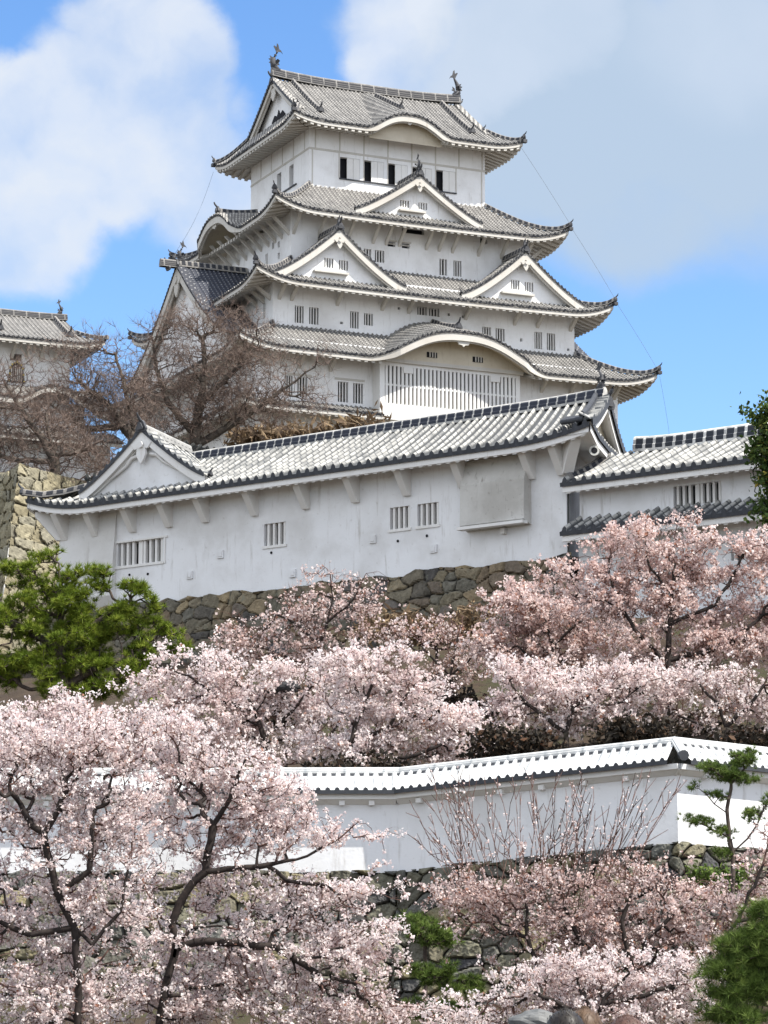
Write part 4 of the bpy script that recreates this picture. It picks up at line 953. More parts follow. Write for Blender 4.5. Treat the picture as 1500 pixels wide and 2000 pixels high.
# skirt roof
sk_n = 8; k6 = 6; Ys = np.linspace(-1.2, WM + 1.2, 17 * 6 + 1); H = np.append(np.tile(PROF[:, 1], 17), 0) * .16; zs_ = np.interp(Ys, gy, zsk)
ge.grid(np.stack([xend(Ys) + .12, xend(Ys) - .55]), np.stack([Ys, Ys]), np.stack([zs_ + H + .06, zs_ + H + .42]), 0, np.stack([np.arange(len(Ys)) / 6.] * 2), np.stack([Ys * 0, Ys * 0 + .7]))
ge.grid(np.stack([xend(Ys) + .12] * 2), np.stack([Ys, Ys]), np.stack([zs_ + H + .06, zs_ - .10]), 1)
ge.grid(np.stack([xend(gy) + .04, xend(gy) + .04, xend(gy) - .1, xend(gy) - 1.4]), np.stack([gy] * 4), np.stack([zsk - .09, zsk - .38, zsk - .40, zsk * 0 + 23.5]), 2)
geo = ge.build('end_skirt', [T_MID, T_EDGE, M_TRIMW], mid)
m = (np.abs(gy - MRIDGE) < 3.0)
gw = MB(); gw.grid(np.stack([xend(gy[m]) - .5] * 2), np.stack([gy[m]] * 2), np.stack([top_z[m] - .05, np.minimum(zsk[m] + .25, top_z[m] - .06)])); gw.build('gable_wall', M_PLB, mid)
gbm = MB(); gbm.grid(np.stack([xend(gy) + .05, xend(gy) + .05, xend(gy) - .1, xend(gy) - .5]), np.stack([gy] * 4), np.stack([top_z, np.maximum(top_z - .42, zsk), np.maximum(top_z - .42, zsk), top_z - .1])); gbm.build('barge_board', M_TRIMW, mid)
arc = np.concatenate([[0], np.cumsum(np.hypot(np.diff(gy) * 1.09, np.diff(top_z)))]); rows = int(arc[-1] / .36)
S_ = np.linspace(0, arc[-1], rows * 6 + 1); hh = np.append(np.tile(PROF[:, 1], rows), 0) * .17; Y_ = np.interp(S_, arc, gy); Z_ = np.interp(S_, arc, top_z) + .12 + hh; X_ = xend(Y_)
vt = MB(); vt.grid(np.stack([X_ - .4, X_ + .16]), np.stack([Y_, Y_]), np.stack([Z_, Z_]), 0, np.stack([S_ / .36] * 2), np.stack([S_ * 0 + .4, S_ * 0 + .28])); vt.grid(np.stack([X_ + .16] * 2), np.stack([Y_, Y_]), np.stack([Z_, Z_ - hh - .26]), 1)
vt.build('verge_tiles', [T_MID, T_EDGE], mid)
dk = MB(); P = [(xend(y) - .5, y, float(np.interp(y, gy, top_z)) + .16) for y in np.linspace(-.5, 2.4, 8)]; ridge(dk, P, .3, .3); dk.build('descending_ridge', T_EDGE, mid)
e = MB()
for i in range(3):
    e = MB(); e.tube([(1.55 - .12 * i, -1.0 + .33 * i, 24.12 + .10 * i), (.35 - .1 * i, -.8 + .33 * i, 24.16 + .12 * i)], .12, 7); e.build('end_tile', T_EDGE, mid)
# crested gable near the left end
gd = gable_dormer(mid, frM, -22.2, 3.75, 24.15, 26.6, .72, -MRIDGE, 1.22, pitch=.44, bh=.42, tm=T_MID, em=T_EDGE, rg=RG_WHITE, pl=M_PLW, trim=M_TRIMW, orn=.85, back_drop=.55, verge=.65, zin=23.8, setb=.35, pend=.85, rsz=.7, label='small gable with a carved crest')
# horizontal moulding curls either side of the crest
cu = MB()
for sg in (-1, 1):
    P = [frM(-22.2 + sg * x, .46, z) for x, z in ((.35, 25.5), (.75, 25.42), (1.1, 25.1), (1.7, 24.78), (2.3, 24.5), (2.9, 24.3))]; cu.tube(P, [.09, .1, .08, .07, .06, .04], 6)
cu.build('carved_scrolls', M_TRIMW, gd)
hb = MB(); P = [(-26.0, .0, 24.45), (-27.0, -.5, 24.2), (-28.0, -.9, 24.12), (-28.9, -1.3, 24.28)]; ridge(hb, P, .32, .28); hb.build('hip_ridge', RG_HIP, mid)
e = MB(); onigawara(e, (-28.95, -1.3, 24.3), (-1, -.6), .6); e.build('end_tile', T_EDGE, mid)
# rain pipe
pp = MB(); pp.tube([(.12, -.08, 23.1), (.12, -.08, 22.4), (.16, -.12, 21.9), (.12, -.1, 19.0)], .035, 6); pp.build('rain_pipe', M_WIRE, mid)

# loudspeaker under the gable eave
lsb = MB(); c0 = mw(1.05, .35, 23.05); d = -MI * .75 + MD * .65; d /= np.linalg.norm(d)
lsb.tube([c0, c0 + d * .12, c0 + d * .3, c0 + d * .34], [.07, .1, .2, .21], 14); ls = lsb.build('loudspeaker', M_METAL); tag(ls, 'small pale round horn loudspeaker fixed under the eave at the right gable end', 'loudspeaker')
lc = MB(); lc.tube([c0 + d * .341, c0 + d * .35], [.13, .12], 12); lc2 = lc.build('cone', M_DARK, ls)

# right turret
rt = thing('side_turret', 'white two-level turret with limed roof and a dark pent roof right of the long turret', 'building', (m0[0], m0[1], 0), MRZ)
RW0, RW1, RX0, RX1 = .4, 5.4, .35, 14.0
frR = lambda a, o, z: (a, RW0 - o, z)
rR, hzR, _ = turret_roof(rt, frR, .05, 14.2, .95, -2.5, 21.78, 23.3, .452, [T_MID, T_EDGE], .0, .3, 3, ex=1.1)
turret_roof(rt, lambda a, o, z: (a, RW0 + 5 + o, z), .05, 14.2, .95, -2.5, 21.78, 23.3, .452, [T_MID, T_EDGE], 0, .3, 3, ex=1.1)
rb = MB(); xs = np.linspace(1.4, 14.2, 20); zz = 23.28 + .14 * np.clip((3.5 - xs) / 2.5, 0, 1) ** 2; ridge(rb, np.stack([xs, xs * 0 + RW0 + 2.5, zz], -1), .42, .62); rb.build('main_ridge', RG_RIGHT, rt)
kb = MB(); P = [(.25, RW0 - .7 + 2.9 * t, 21.95 + 1.35 * t - .12 * math.sin(math.pi * t)) for t in np.linspace(0, 1, 8)]; ridge(kb, P, .36, .24); kb.build('verge_ridge', RG_HIP, rt)
rholes = [(4.7, 6.85, 20.45, 21.26)]; rh2 = [(7.28, 8.2, 18.1, 18.75)]
wr = MB(); wall_face(wr, frR, RX0, RX1, 20.3, 22.0, 0, rholes, .25); wall_face(wr, frR, RX0, RX1, 15.5, 20.29, .12, rh2, .25)
wr.add([(RX0, RW0, 15.5), (RX0, RW1, 15.5), (RX0, RW1, 22), (RX0, RW0, 22)], [(0, 1, 2, 3)]); wr.add([(RX1, RW0, 15.5), (RX1, RW1, 15.5), (RX1, RW1, 22), (RX1, RW0, 22)], [(3, 2, 1, 0)]); wr.add([(RX0, RW1, 15.5), (RX1, RW1, 15.5), (RX1, RW1, 22), (RX0, RW1, 22)], [(0, 1, 2, 3)])
wr.build('wall', M_PLW, rt)
for h, nb, oo in ((rholes[0], 8, 0), (rh2[0], 4, .12)):
    mb = MB(); mb.box(h[0] - .02, h[1] + .02, oo - .36, oo - .30, h[2] - .02, h[3] + .02, 0, frR); w_ = mb.build('window', M_DARK, rt)
    lb = MB(); g = (h[1] - h[0]) / nb
    for i in range(nb):
        c = h[0] + (i + .6) * g
        if nb == 8 and i == 3: lb.box(c - g * .1, c + g * .6, oo - .22, oo - .08, h[2], h[3], 0, frR); continue
        lb.box(c - g * .19, c + g * .19, oo - .24, oo - .06, h[2], h[3], 0, frR)
    lb.build('lattice', M_TRIMW, w_)
rP, _, _ = turret_roof(rt, frR, .15, 14.2, 1.15, .0, 19.78, 20.35, .452, [T_MID, T_EDGE], .0, 0, 3, ex=1.0, wall=.13, tag_='pent_roof')
rP['label'] = 'low dark pent roof along the wall'
db = MB(); db.box(2.3, 2.42, .125, .2, 17.0, 19.5, 0, frR); db.build('post', M_PLG, rt)

# ------------------------------------------------------------------ small keep at the left edge
n0 = at(0, 700, 225)
sk = thing('small_keep', 'smaller white turret keep with grey roof and gold-trimmed bell window at the left edge', 'building', (n0[0], n0[1], 0), TH)
NX0, NX1, NY1 = -9.0, 5.9, 8.0
NL = NX1 - NX0
frN = lambda a, o, z: (NX0 + a, -o, z)
sko = thing('small_keep_dummy', 'x', 'x'); bpy.data.objects.remove(sko)
wn_ = MB(); wall_face(wn_, frN, 0, NL, 48.6, 54.2, 0, [(NL - 5.9 + 1.28 - .45, NL - 5.9 + 1.28 + .55, 52.3, 52.9)], .2)
for P in ([(NX0, 0), (NX0, NY1)], [(NX1, 0), (NX1, NY1)], [(NX0, NY1), (NX1, NY1)]):
    (xa, ya), (xb, yb) = P; wn_.add([(xa, ya, 48.6), (xb, yb, 48.6), (xb, yb, 54.2), (xa, ya, 54.2)], [(0, 1, 2, 3)])
wn_.build('wall', M_PL, sk)
lw = MB(); lw.box(NX0 - 1.2, NX1 + 3.2, -1.1, NY1 + 1, 30, 46.6); lw.box(NX0 - 1.0, NX1 + 1.0, -.9, NY1 + .8, 46.6, 49.0); lwo = lw.build('lower_wall', M_PL, sk)
mbn = MB(); frn = lambda a, o, z: (a, -o, z)
def hn(a, o):
    t = (o + 4) / 6.0; return 53.85 + (57.0 - 53.85) * np.clip(1 - t, 0, 1) ** 1.15 + .5 * np.clip((a - 5.4) / 3.0, 0, 1) ** 2.2 * np.clip(t, 0, 1) ** 2
tile_panel(mbn, frn, -11, 8.3, .4, lambda a: np.where(a > 6.8, -.7 + (a - 6.8) / 1.5 * 2.7, -4.), lambda a: np.full_like(a, 2.), hn, nt=10)
frnb = lambda a, o, z: (a, 8 + o, z); tile_panel(mbn, frnb, -11, 8.3, .4, lambda a: np.where(a > 6.8, -.7 + (a - 6.8) / 1.5 * 2.7, -4.), lambda a: np.full_like(a, 2.), hn, nt=6)
frnr = lambda a, o, z: (6.3 + o, a, z)
tile_panel(mbn, frnr, -2, 10, .4, lambda a: np.maximum(.2, np.maximum((.7 - a) * 1.8 / 2.7 + .2, (a - 7.3) * 1.8 / 2.7 + .2)), lambda a: np.full_like(a, 2.), lambda a, o: 55.3 - (55.3 - 53.9) * np.clip(o / 2, 0, 1) ** .8 + .5 * np.clip((np.maximum(-a, a - 8)) / 2., 0, 1) ** 2 * (o / 2), nt=5)
nro = mbn.build('roof', [T_KEEP, T_EDGE2], sk)
bn = MB(); A = np.linspace(-11, 8.2, 80); board(bn, frn, A, 1.92, hn(A, np.full_like(A, 2.)) - .1, .3); bn.build('eave_board', M_TRIM, nro)
sn = MB(); soffit(sn, frn, -10.9, 8.0, .57, lambda a: np.full_like(a, -.05), lambda a: np.full_like(a, 1.88), lambda a, o: 53.85 + .5 * np.clip((a - 5.4) / 3.0, 0, 1) ** 2.2 - .36 + .3 * (2 - o), .2); sn.build('soffit', M_TRIM, nro)
gn = MB(); ys = np.linspace(.2, 7.8, 31); zs = 53.85 + 3.15 * np.clip(1 - np.abs(ys - 4) / 6, 0, 1) ** 1.15; gn.grid(np.full((2, 31), 6.45), np.stack([ys, ys]), np.stack([zs, zs * 0 + 54.8])); gn.build('gable_wall', M_PL, nro)
rn = MB(); xs = np.linspace(-11, 6.9, 12); ridge(rn, np.stack([xs, xs * 0 + 4, 56.95 + .1 * np.clip((xs - 3) / 4, 0, 1) ** 2], -1), .5, .55); rn.build('main_ridge', RG_KEEP, nro)
for x in (5.8, -.1):
    P = [(x, -o, float(hn(np.array(5.), np.array(o))) + .05) for o in np.linspace(-3.7, .3, 8)]; kb = MB(); ridge(kb, P, .36, .4); kb.build('descending_ridge', RG_HIP, nro)
    e = MB(); onigawara(e, P[-1], (0, -1), .95); e.build('end_tile', M_SHACHI, nro)
s = MB(); shachi(s, (6.3, 4, 57.6), (-1, 0), .6); s.build('fish_finial', M_SHACHI, nro)
hb = MB(); t = np.linspace(0, 1, 8); P = np.stack([6.6 + 1.8 * t, .7 - 2.75 * t, hn(6.8 + 1.5 * t, -.7 + 2.7 * t) + .06], -1); ridge(hb, P, .34, .32); hb.build('hip_ridge', RG_HIP, nro)
# bell-shaped window
bw_ = MB(); cx = 1.38; arch = [(-.62, 50.62), (-.55, 51.2), (-.5, 51.7), (-.36, 51.98), (-.15, 52.1), (0, 52.22), (.15, 52.1), (.36, 51.98), (.5, 51.7), (.55, 51.2), (.62, 50.62)]
bw_.prism([(cx + x, -.02, z) for x, z in arch], (0, .018, 0), 0); bwo = bw_.build('bell_window', M_DARK, sk)
ba = MB()
for i in range(6): c = cx - .42 + i * .168; ba.box(c - .045, c + .045, -.09, -.03, 50.66, 51.95 - .25 * abs(i - 2.5) / 2.5)
ba.build('lattice', M_TRIM, bwo)
fa = MB(); P = [(cx + x * 1.06, -.06, z) for x, z in arch]; fa.tube(P, .045, 6); fa.box(cx - .75, cx + .75, -.12, -.02, 50.5, 50.6); fa.build('frame', T_EDGE, bwo)
ga = MB()
for i, (x, z) in enumerate(arch): ga.box(cx + x * 1.06 - .07, cx + x * 1.06 + .07, -.14, -.11, z - .07, z + .07)
ga.build('gold_fittings', M_GOLD, bwo)
# lower roof of the small keep
mbn = MB(); kk = lambda a: kara_K(a, 3.8, 3.0, 1.15)
tile_panel(mbn, frn, -11, 8.6, .4, lambda a: np.full_like(a, -.0), lambda a: np.full_like(a, 2.9), lambda a, o: np.maximum(50.3 - 1.5 * (o / 2.9) ** .85, 48.8 + kk(a) + .1 * (2.9 - o)), nt=8)
n2o = mbn.build('lower_roof', [T_KEEP, T_EDGE2], sk)
bn = MB(); A = np.linspace(-11, 8.5, 100); board(bn, frn, A, 2.82, 48.7 + kk(A), .45); bn.build('eave_board', M_TRIM, n2o)
mbn = MB(); tile_panel(mbn, frn, -11, 9.5, .4, lambda a: np.full_like(a, 1.05), lambda a: np.full_like(a, 3.2), lambda a, o: 46.7 - 1.0 * (o - 1.05) / 2.15, nt=4); n3o = mbn.build('lower_roof', [T_KEEP, T_EDGE2], sk)
bn = MB(); board(bn, frn, np.linspace(-11, 9.4, 10), 3.12, np.full(10, 45.6), .3); bn.build('eave_board', M_TRIM, n3o)
bk = MB(); bk.prism([(-.11, 0, -1.2), (-.11, -1.4, 0), (-.11, -1.4, .15), (-.11, 0, -.7)], (.22, 0, 0)); bk0 = bk.build('bracket', M_TRIM, sk)
for i, x in enumerate((-7, -5, -3, -1, 1.0, 2.2, 3.4, 4.6)):
    c = bk0 if i == 0 else copy_part(bk0, sk); c.location = (x, -.003, 53.7)

# ------------------------------------------------------------------ stone walls
def fbm0(x, y, seed, s):
    r_ = np.random.default_rng(seed + 77); v = 0.; a = .6
    for k in range(3):
        p1, p2 = r_.uniform(0, 6.28, 2); v = v + a * np.sin(x * s * 1.3 + p1 + 1.3 * np.sin(y * s + p2)); s *= 1.8; a *= .55
    return v
def stone_panel(mb, P00, P10, z_top, z_bot, n_out, batter, cell=.55, seed=0, res=.05, relief=.10, rough_top=.0, m0=0., m1=0.):
    """masonry of irregular boulders: P00->P10 top line (xy), from z_top to z_bot, leaning out by batter per metre"""
    rg = np.random.default_rng(seed); P00 = np.array(P00, float); P10 = np.array(P10, float); Lh = np.linalg.norm(P10 - P00); dirx = (P10 - P00) / Lh
    H = z_top - z_bot; nx = max(2, int(Lh / res)); nz = max(2, int(H / res))
    u = np.linspace(0, Lh, nx + 1); v = np.linspace(0, H, nz + 1); Uu, Vv = np.meshgrid(u, v)
    cw, ch = cell * 1.25, cell * .85
    gx_, gy_ = Uu / cw + .30 * fbm0(Uu, Vv, seed, 1.1 / cell), Vv / ch + .26 * fbm0(Vv, Uu, seed + 1, 1.0 / cell)
    ix, iy = np.floor(gx_).astype(int), np.floor(gy_).astype(int)
    NX_, NY_ = int(Lh / cw) + 5, int(H / ch) + 5
    jx = rg.uniform(.1, .9, (NY_ + 2, NX_ + 2)); jy = rg.uniform(.12, .88, (NY_ + 2, NX_ + 2)); rv = rg.uniform(0, 1, (NY_ + 2, NX_ + 2)); tl = rg.uniform(-1, 1, (NY_ + 2, NX_ + 2, 3))
    f1 = np.full(gx_.shape, 9.); f2 = np.full(gx_.shape, 9.); cid = np.zeros(gx_.shape); dx_ = np.zeros(gx_.shape); dy_ = np.zeros(gx_.shape); tt = np.zeros(gx_.shape + (3,))
    for oy in (-1, 0, 1):
        for ox in (-1, 0, 1):
            a = np.clip(iy + oy + 1, 0, NY_ + 1); b_ = np.clip(ix + ox + 1, 0, NX_ + 1)
            cx_ = ix + ox + jx[a, b_] + .35 * (a % 2); cy_ = iy + oy + jy[a, b_]
            d = np.hypot((gx_ - cx_), (gy_ - cy_)) + .12 * np.maximum(abs(gx_ - cx_), abs(gy_ - cy_))
            cl = d < f1; f2 = np.where(cl, f1, np.minimum(f2, d)); f1 = np.where(cl, d, f1); cid = np.where(cl, rv[a, b_], cid)
            dx_ = np.where(cl, gx_ - cx_, dx_); dy_ = np.where(cl, gy_ - cy_, dy_); tt = np.where(cl[..., None], tl[a, b_], tt)
    e = f2 - f1
    prof = np.clip((e - .015) / .20, 0, 1) ** .6
    rel = prof * relief * (.75 + .5 * cid) + (dx_ * tt[..., 0] + dy_ * tt[..., 1]) * relief * .8 * prof + tt[..., 2] * relief * .35 * prof
    nr_ = np.random.default_rng(seed + 5); rn = nr_.normal(size=gx_.shape); rn = (rn + np.roll(rn, 1, 0) + np.roll(rn, 1, 1) + np.roll(rn, (1, 1), (0, 1))) / 2
    rel = rel + prof * (relief * .16 * fbm0(Uu * 1.7 + Vv, Vv * 1.4 - Uu * .6, seed + 9, 7.0) + rn * relief * .05)
    out = rel + Vv * batter
    wob = 0
    if rough_top: 
        wob = rough_top * np.interp(Uu, np.arange(0, Lh + cw, cw * .8), rg.uniform(-1, 1, len(np.arange(0, Lh + cw, cw * .8)))) * (1 - Vv / H) ** 3
    Uu = (-m0 * out) + (Lh + (m0 + m1) * out) * Uu / Lh
    n_ = np.array((n_out[0], n_out[1])); X = P00[0] + dirx[0] * Uu + n_[0] * out; Y = P00[1] + dirx[1] * Uu + n_[1] * out; Z = z_top - Vv + wob
    mb.grid(X, Y, Z, 0, cid, np.clip(e, 0, 1)); return mb
# base of the long turret
nM = -MI[:2]
sb = MB(); a_ = mw(-28.5, -.0)[:2]; b_ = mw(.3, -.0)[:2]; stone_panel(sb, a_, b_, 18.95, 14.9, nM, .22, .62, 3, .055, .13, .12)
stone_panel(sb, mw(.3, 0)[:2], mw(14, 0)[:2], 15.9, 13.0, nM, .2, .62, 5, .08, .12)
cpb = MB()
so = sb.build('stone_wall', ST_MID); tag(so, 'brown grey boulder wall carrying the long white turret', 'stone wall')
# top bedding so that the wall foot is closed
tb_ = MB(); tb_.add([mw(-28.5, 0, 18.9), mw(.3, 0, 18.9), mw(.3, 6, 18.9), mw(-28.5, 6, 18.9)], [(0, 1, 2, 3)]); tb_.add([mw(-28.5, -.0, 18.95), mw(-28.5, 7, 18.95), mw(-28.5, 7, 14), mw(-28.5, -1, 14)], [(0, 1, 2, 3)]); tb_.build('stone_top', ST_MID, so)
# pale sunlit wall at the left
pa = at(-60, 932, 150); pb = at(34, 932, 150)
sb = MB()
tA = np.array((-24.0, 155.0)); tB = np.array((at(38, 932, 147)[0], 147.)); tC = np.array((-9.0, 160.0))
def outn(A, B):
    d = (B - A) / np.linalg.norm(B - A); return np.array((d[1], -d[0]))
aa_ = math.atan2(*(tB - tA)[::-1]); ab_ = math.atan2(*(tC - tB)[::-1]); mm_ = math.tan((ab_ - aa_) / 2)
stone_panel(sb, tA, tB, 29.1, 16, outn(tA, tB), .28, .8, 9, .09, .15, .15, 0, mm_); stone_panel(sb, tB, tC, 29.1, 16, outn(tB, tC), .28, .8, 10, .09, .15, .15, mm_, 0)
sb.add([(*tA, 29.0), (*tB, 29.0), (*tC, 29.0), (-24, 175, 29.0)], [(0, 1, 2, 3)])
tag(sb.build('stone_wall', ST_YEL), 'pale yellow sunlit boulder wall left behind the long turret', 'stone wall')
# base of the main keep
sb = MB()
def kw(u, v): return (k0[0] + U3[0] * u + V3[0] * v, k0[1] + U3[1] * u + V3[1] * v)
c = [np.array(kw(-7.6, KY + 7.6)), np.array(kw(-7.6, -7.6)), np.array(kw(KX + 7.6, -7.6)), np.array(kw(KX + 7.6, KY + 7.6))]
for i in range(3):
    d = (c[i + 1] - c[i]) / np.linalg.norm(c[i + 1] - c[i]); stone_panel(sb, c[i], c[i + 1], 40.9, 22, np.array((d[1], -d[0])), .25, 1.1, 20 + i, .16, .2, 0, 1, 1)
tag(sb.build('stone_wall', ST_YEL), 'tall stone base under the main keep behind the bare trees', 'stone wall')
lwb = MB(); 
# ------------------------------------------------------------------ low plastered wall in the foreground
WP = [np.array((-13., 73.3)), np.array((.39, 73.)), np.array((7.1, 70.)), np.array((14.5, 74.8))]
WB = [4.87, 4.87, 5.45, 5.18]; WH = [6.82, 6.82, 7.33, 6.98]
lw_ = thing('boundary_wall', 'low white plastered boundary wall with a whitewashed tile coping, bending at a corner', 'wall', (WP[2][0], WP[2][1], WB[2]))
O2 = np.array((WP[2][0], WP[2][1], WB[2]))
def seg(i, label):
    A, B = WP[i], WP[i + 1]; L = np.linalg.norm(B - A); d = (B - A) / L; n = np.array((d[1], -d[0]))     # n: towards the camera
    def P(s, o, z): return np.stack(np.broadcast_arrays(A[0] + d[0] * s + n[0] * o - O2[0], A[1] + d[1] * s + n[1] * o - O2[1], z - O2[2]), -1)
    fr = lambda a, o, z: (A[0] + d[0] * a + n[0] * o - O2[0], A[1] + d[1] * a + n[1] * o - O2[1])+ (z,)
    # mitre extents for the roof
    def mit(j, s_end):
        if j <= 0 or j >= len(WP) - 1: return 0.
        a0 = math.atan2(*(WP[j] - WP[j - 1])[::-1]); a1 = math.atan2(*(WP[j + 1] - WP[j])[::-1]); return -math.tan((a1 - a0) / 2)
    m0_, m1_ = mit(i, 0), mit(i + 1, 1)
    zb = lambda s: WB[i] + (WB[i + 1] - WB[i]) * s / L - .05; zt = lambda s: WH[i] + (WH[i + 1] - WH[i]) * s / L
    mb = MB(); th = .22
    def quad(s0, s1, o0, o1, zl, zh):
        pass
    s = np.linspace(0, 1, 9)
    for o, sg in ((th, 1), (-th, -1)):
        S0 = m0_ * o * -1 * -1; S1 = L - m1_ * o
        ss = (m0_ * o) + (S1 - m0_ * o) * s
        mb.grid(*[P(np.stack([ss, ss]), o, np.stack([zb(ss), zt(ss)]))[..., k] for k in range(3)])
    mb.build('wall_panel', M_PLW, lw_)
    # coping roof, both slopes
    rmb = MB(); oe = .62; zr = .50; pitch = .236
    n_ = int(L / pitch); p = L / n_
    for side in (1, -1):
        c = (np.arange(n_) + .5) * p; Aa = np.append((c[:, None] + PROF[None, :, 0] * p).ravel(), L); H = np.append(np.tile(PROF[:, 1], n_), 0) * .075; Uq = np.append((np.arange(n_)[:, None] + PROF[None, :, 0] + .5).ravel(), n_)
        T = np.linspace(0, 1, 6)[:, None]; Oo = (.02 + (oe - .02) * T) * side
        S_ = np.clip(np.repeat(Aa[None], 6, 0), m0_ * Oo, L - m1_ * Oo)
        Z = zt(S_) + .06 + zr * (1 - np.abs(Oo) / oe) ** 1.1 + H[None]
        G = P(S_, Oo, Z); rmb.grid(G[..., 0], G[..., 1], G[..., 2], 0, np.repeat(Uq[None], 6, 0), np.repeat((oe - np.abs(Oo)), len(Aa), 1))
        e2 = P(S_[-1], Oo[-1, 0], Z[-1] - H - .10); e1 = G[-1]
        rmb.grid(np.stack([e1[:, 0], e2[:, 0]]), np.stack([e1[:, 1], e2[:, 1]]), np.stack([e1[:, 2], e2[:, 2]]), 1)
        # plaster eave moulding below
        ss = m0_ * .4 * side + (L - m1_ * .4 * side - m0_ * .4 * side) * np.linspace(0, 1, 60)
        G = np.stack([P(ss, oo * side, zt(ss) + zz) for oo, zz in ((.50, -.03), (.49, -.16), (.40, -.18), (.28, -.26), (.2, -.30))])
        rmb.grid(G[..., 0], G[..., 1], G[..., 2], 2)
    ro = rmb.build('coping', [T_WALL, T_EDGE, M_TRIMW], lw_)
    # ridge
    rb_ = MB(); ss = np.linspace(0, L, 30); G = P(ss, 0, zt(ss) + .06 + zr - .04); ridge(rb_, G, .17, .15); rb_.build('ridge', T_WALL, ro)
    # row of small dark end tiles below the ridge
    db_ = MB()
    for k in range(n_):
        sc_ = (k + .0) * p; q = P(np.array(sc_), .10, zt(sc_) + .06 + zr - .09); db_.add([q + np.array((d[0] * x, d[1] * x, 0)) + np.array((n[0], n[1], 0)) * y + np.array((0, 0, z)) for x, y, z in ((-.05, .0, .05), (.05, .0, .05), (.05, .045, -.055), (-.05, .045, -.055))], [(0, 1, 2, 3)])
    db_.build('ridge_shadow_tiles', T_EDGE, ro)
    # beam ends under the eave
    be = MB(); 
    for s_ in np.arange(.7, L - .3, .75 if i == 0 else 1.1):
        q = P(np.array(s_), .3, zt(s_) - .26); be.box(-.07, .07, -.1, .12, -.05, .07, 0, lambda x, y, z: tuple(q + np.array((d[0] * x + n[0] * y, d[1] * x + n[1] * y, z))))
    be.build('beam_ends', M_TRIMW, ro)
    return d, n
for i in range(3): seg(i, '')
# end tile at the corner
cd = np.array((.25, -1.0)); cd /= np.linalg.norm(cd)
e = MB(); e.tube([np.array((cd[0] * .52, cd[1] * .52, WH[2] - O2[2] + .18)), np.array((cd[0] * .66, cd[1] * .66, WH[2] - O2[2] + .17))], [.12, .13], 10); e.build('corner_end_tile', T_EDGE, lw_)
hr = MB(); ridge(hr, [np.array((cd[0] * t * .6, cd[1] * t * .6, WH[2] - O2[2] + .55 - .42 * t)) for t in np.linspace(0, 1, 5)], .17, .13); hr.build('hip_ridge', T_WALL, lw_)
# its stone base
sb = MB()
for i in range(3):
    A, B = WP[i], WP[i + 1]; L = np.linalg.norm(B - A); d = (B - A) / L; n = np.array((d[1], -d[0]))
    z0_ = (WB[i] + WB[i + 1]) / 2
    A2 = A + n * .12; B2 = B + n * .12
    tm_ = [0, *[math.tan((math.atan2(*(WP[j + 1] - WP[j])[::-1]) - math.atan2(*(WP[j] - WP[j - 1])[::-1])) / 2) for j in (1, 2)], 0]
    A2 = A2 - d * tm_[i] * .12; B2 = B2 + d * tm_[i + 1] * .12
    mbp = MB(); stone_panel(mbp, A2, B2, 0.0, -4.2, n, .13, .52, 40 + i, .03, .15, .03, tm_[i], tm_[i + 1])
    V = mbp.V[0]; s_ = ((V[:, 0] - A[0]) * d[0] + (V[:, 1] - A[1]) * d[1]) / L; V[:, 2] += WB[i] + (WB[i + 1] - WB[i]) * s_
    if i == 0:      # shift joint at the bend
        pass
    sb.add(V, mbp.L[0].reshape(-1, 4), 0, mbp.U[0])
tag(sb.build('stone_wall', ST_LOW), 'rough boulder footing under the low white boundary wall', 'stone wall')

# ------------------------------------------------------------------ terrain
def fbm(x, y, seed=0, s=1.):
    v = 0; a = 1
    rg = np.random.default_rng(seed)
    for k in range(5):
        p1, p2, an = rg.uniform(0, 6.28, 3); v = v + a * np.sin((x * math.cos(an) + y * math.sin(an)) * s + p1 + 1.7 * np.sin((x * math.sin(an) - y * math.cos(an)) * s * .7 + p2)); s *= 1.9; a *= .55
    return v
def wally(x): return np.interp(x, [-80, WP[0][0], WP[1][0], WP[2][0], WP[3][0], 80], [75, WP[0][1], WP[1][1], WP[2][1], WP[3][1], 85])
def midw(x, y): return (x - m0[0]) * MI[0] + (y - m0[1]) * MI[1]
def ground(x, y):
    x = np.asarray(x, float); y = np.asarray(y, float)
    yw = wally(x); w = midw(x, y)
    # distance share between boundary wall and turret
    ymid = m0[1] - 1.6 - (x - m0[0]) * MI[0] / MI[1]
    ymid = np.maximum(ymid, yw + 14)
    t = np.clip((y - yw) / (ymid - yw), 0, 1)
    zb = np.interp(t, [0, .06, .3, .6, .85, 1.0], [4.4, 4.7, 6.6, 10.2, 13.8, 16.0])
    front = np.interp(y - yw, [-70, -40, -14, -5, -1.3, -.2], [0, 0, .25, .9, 1.5, 1.7])
    back = np.interp(y - ymid, [0, 2.6, 3.5, 30, 55, 95, 200, 800], [16, 16.0, 17.6, 20, 26, 33, 30, 0])
    z = np.where(y < yw, front, np.where(y < ymid, zb, back))
    z = z + .12 * fbm(x, y, 3, .35) * np.clip((y - 20) / 20, 0, 1) * np.where(y < yw, .6, 1.)
    side = np.clip((np.abs(x) - 60) / 250, 0, 1); return z * (1 - side) + 0 * side
xs = np.concatenate([np.linspace(-1500, -40, 20), np.arange(-38, 38, .6), np.linspace(40, 1500, 20)])
ys_ = np.concatenate([np.linspace(-300, 0, 10), np.arange(5, 40, 2.5), np.arange(40, 135, .45), np.arange(136, 320, 4), np.linspace(330, 3500, 24)])
GX, GY = np.meshgrid(xs, ys_); gm = MB(); gm.grid(GX, GY, ground(GX, GY), smooth=True)
tag(gm.build('ground', M_GROUND), 'brown soil and grass slope', 'ground', kind='structure')

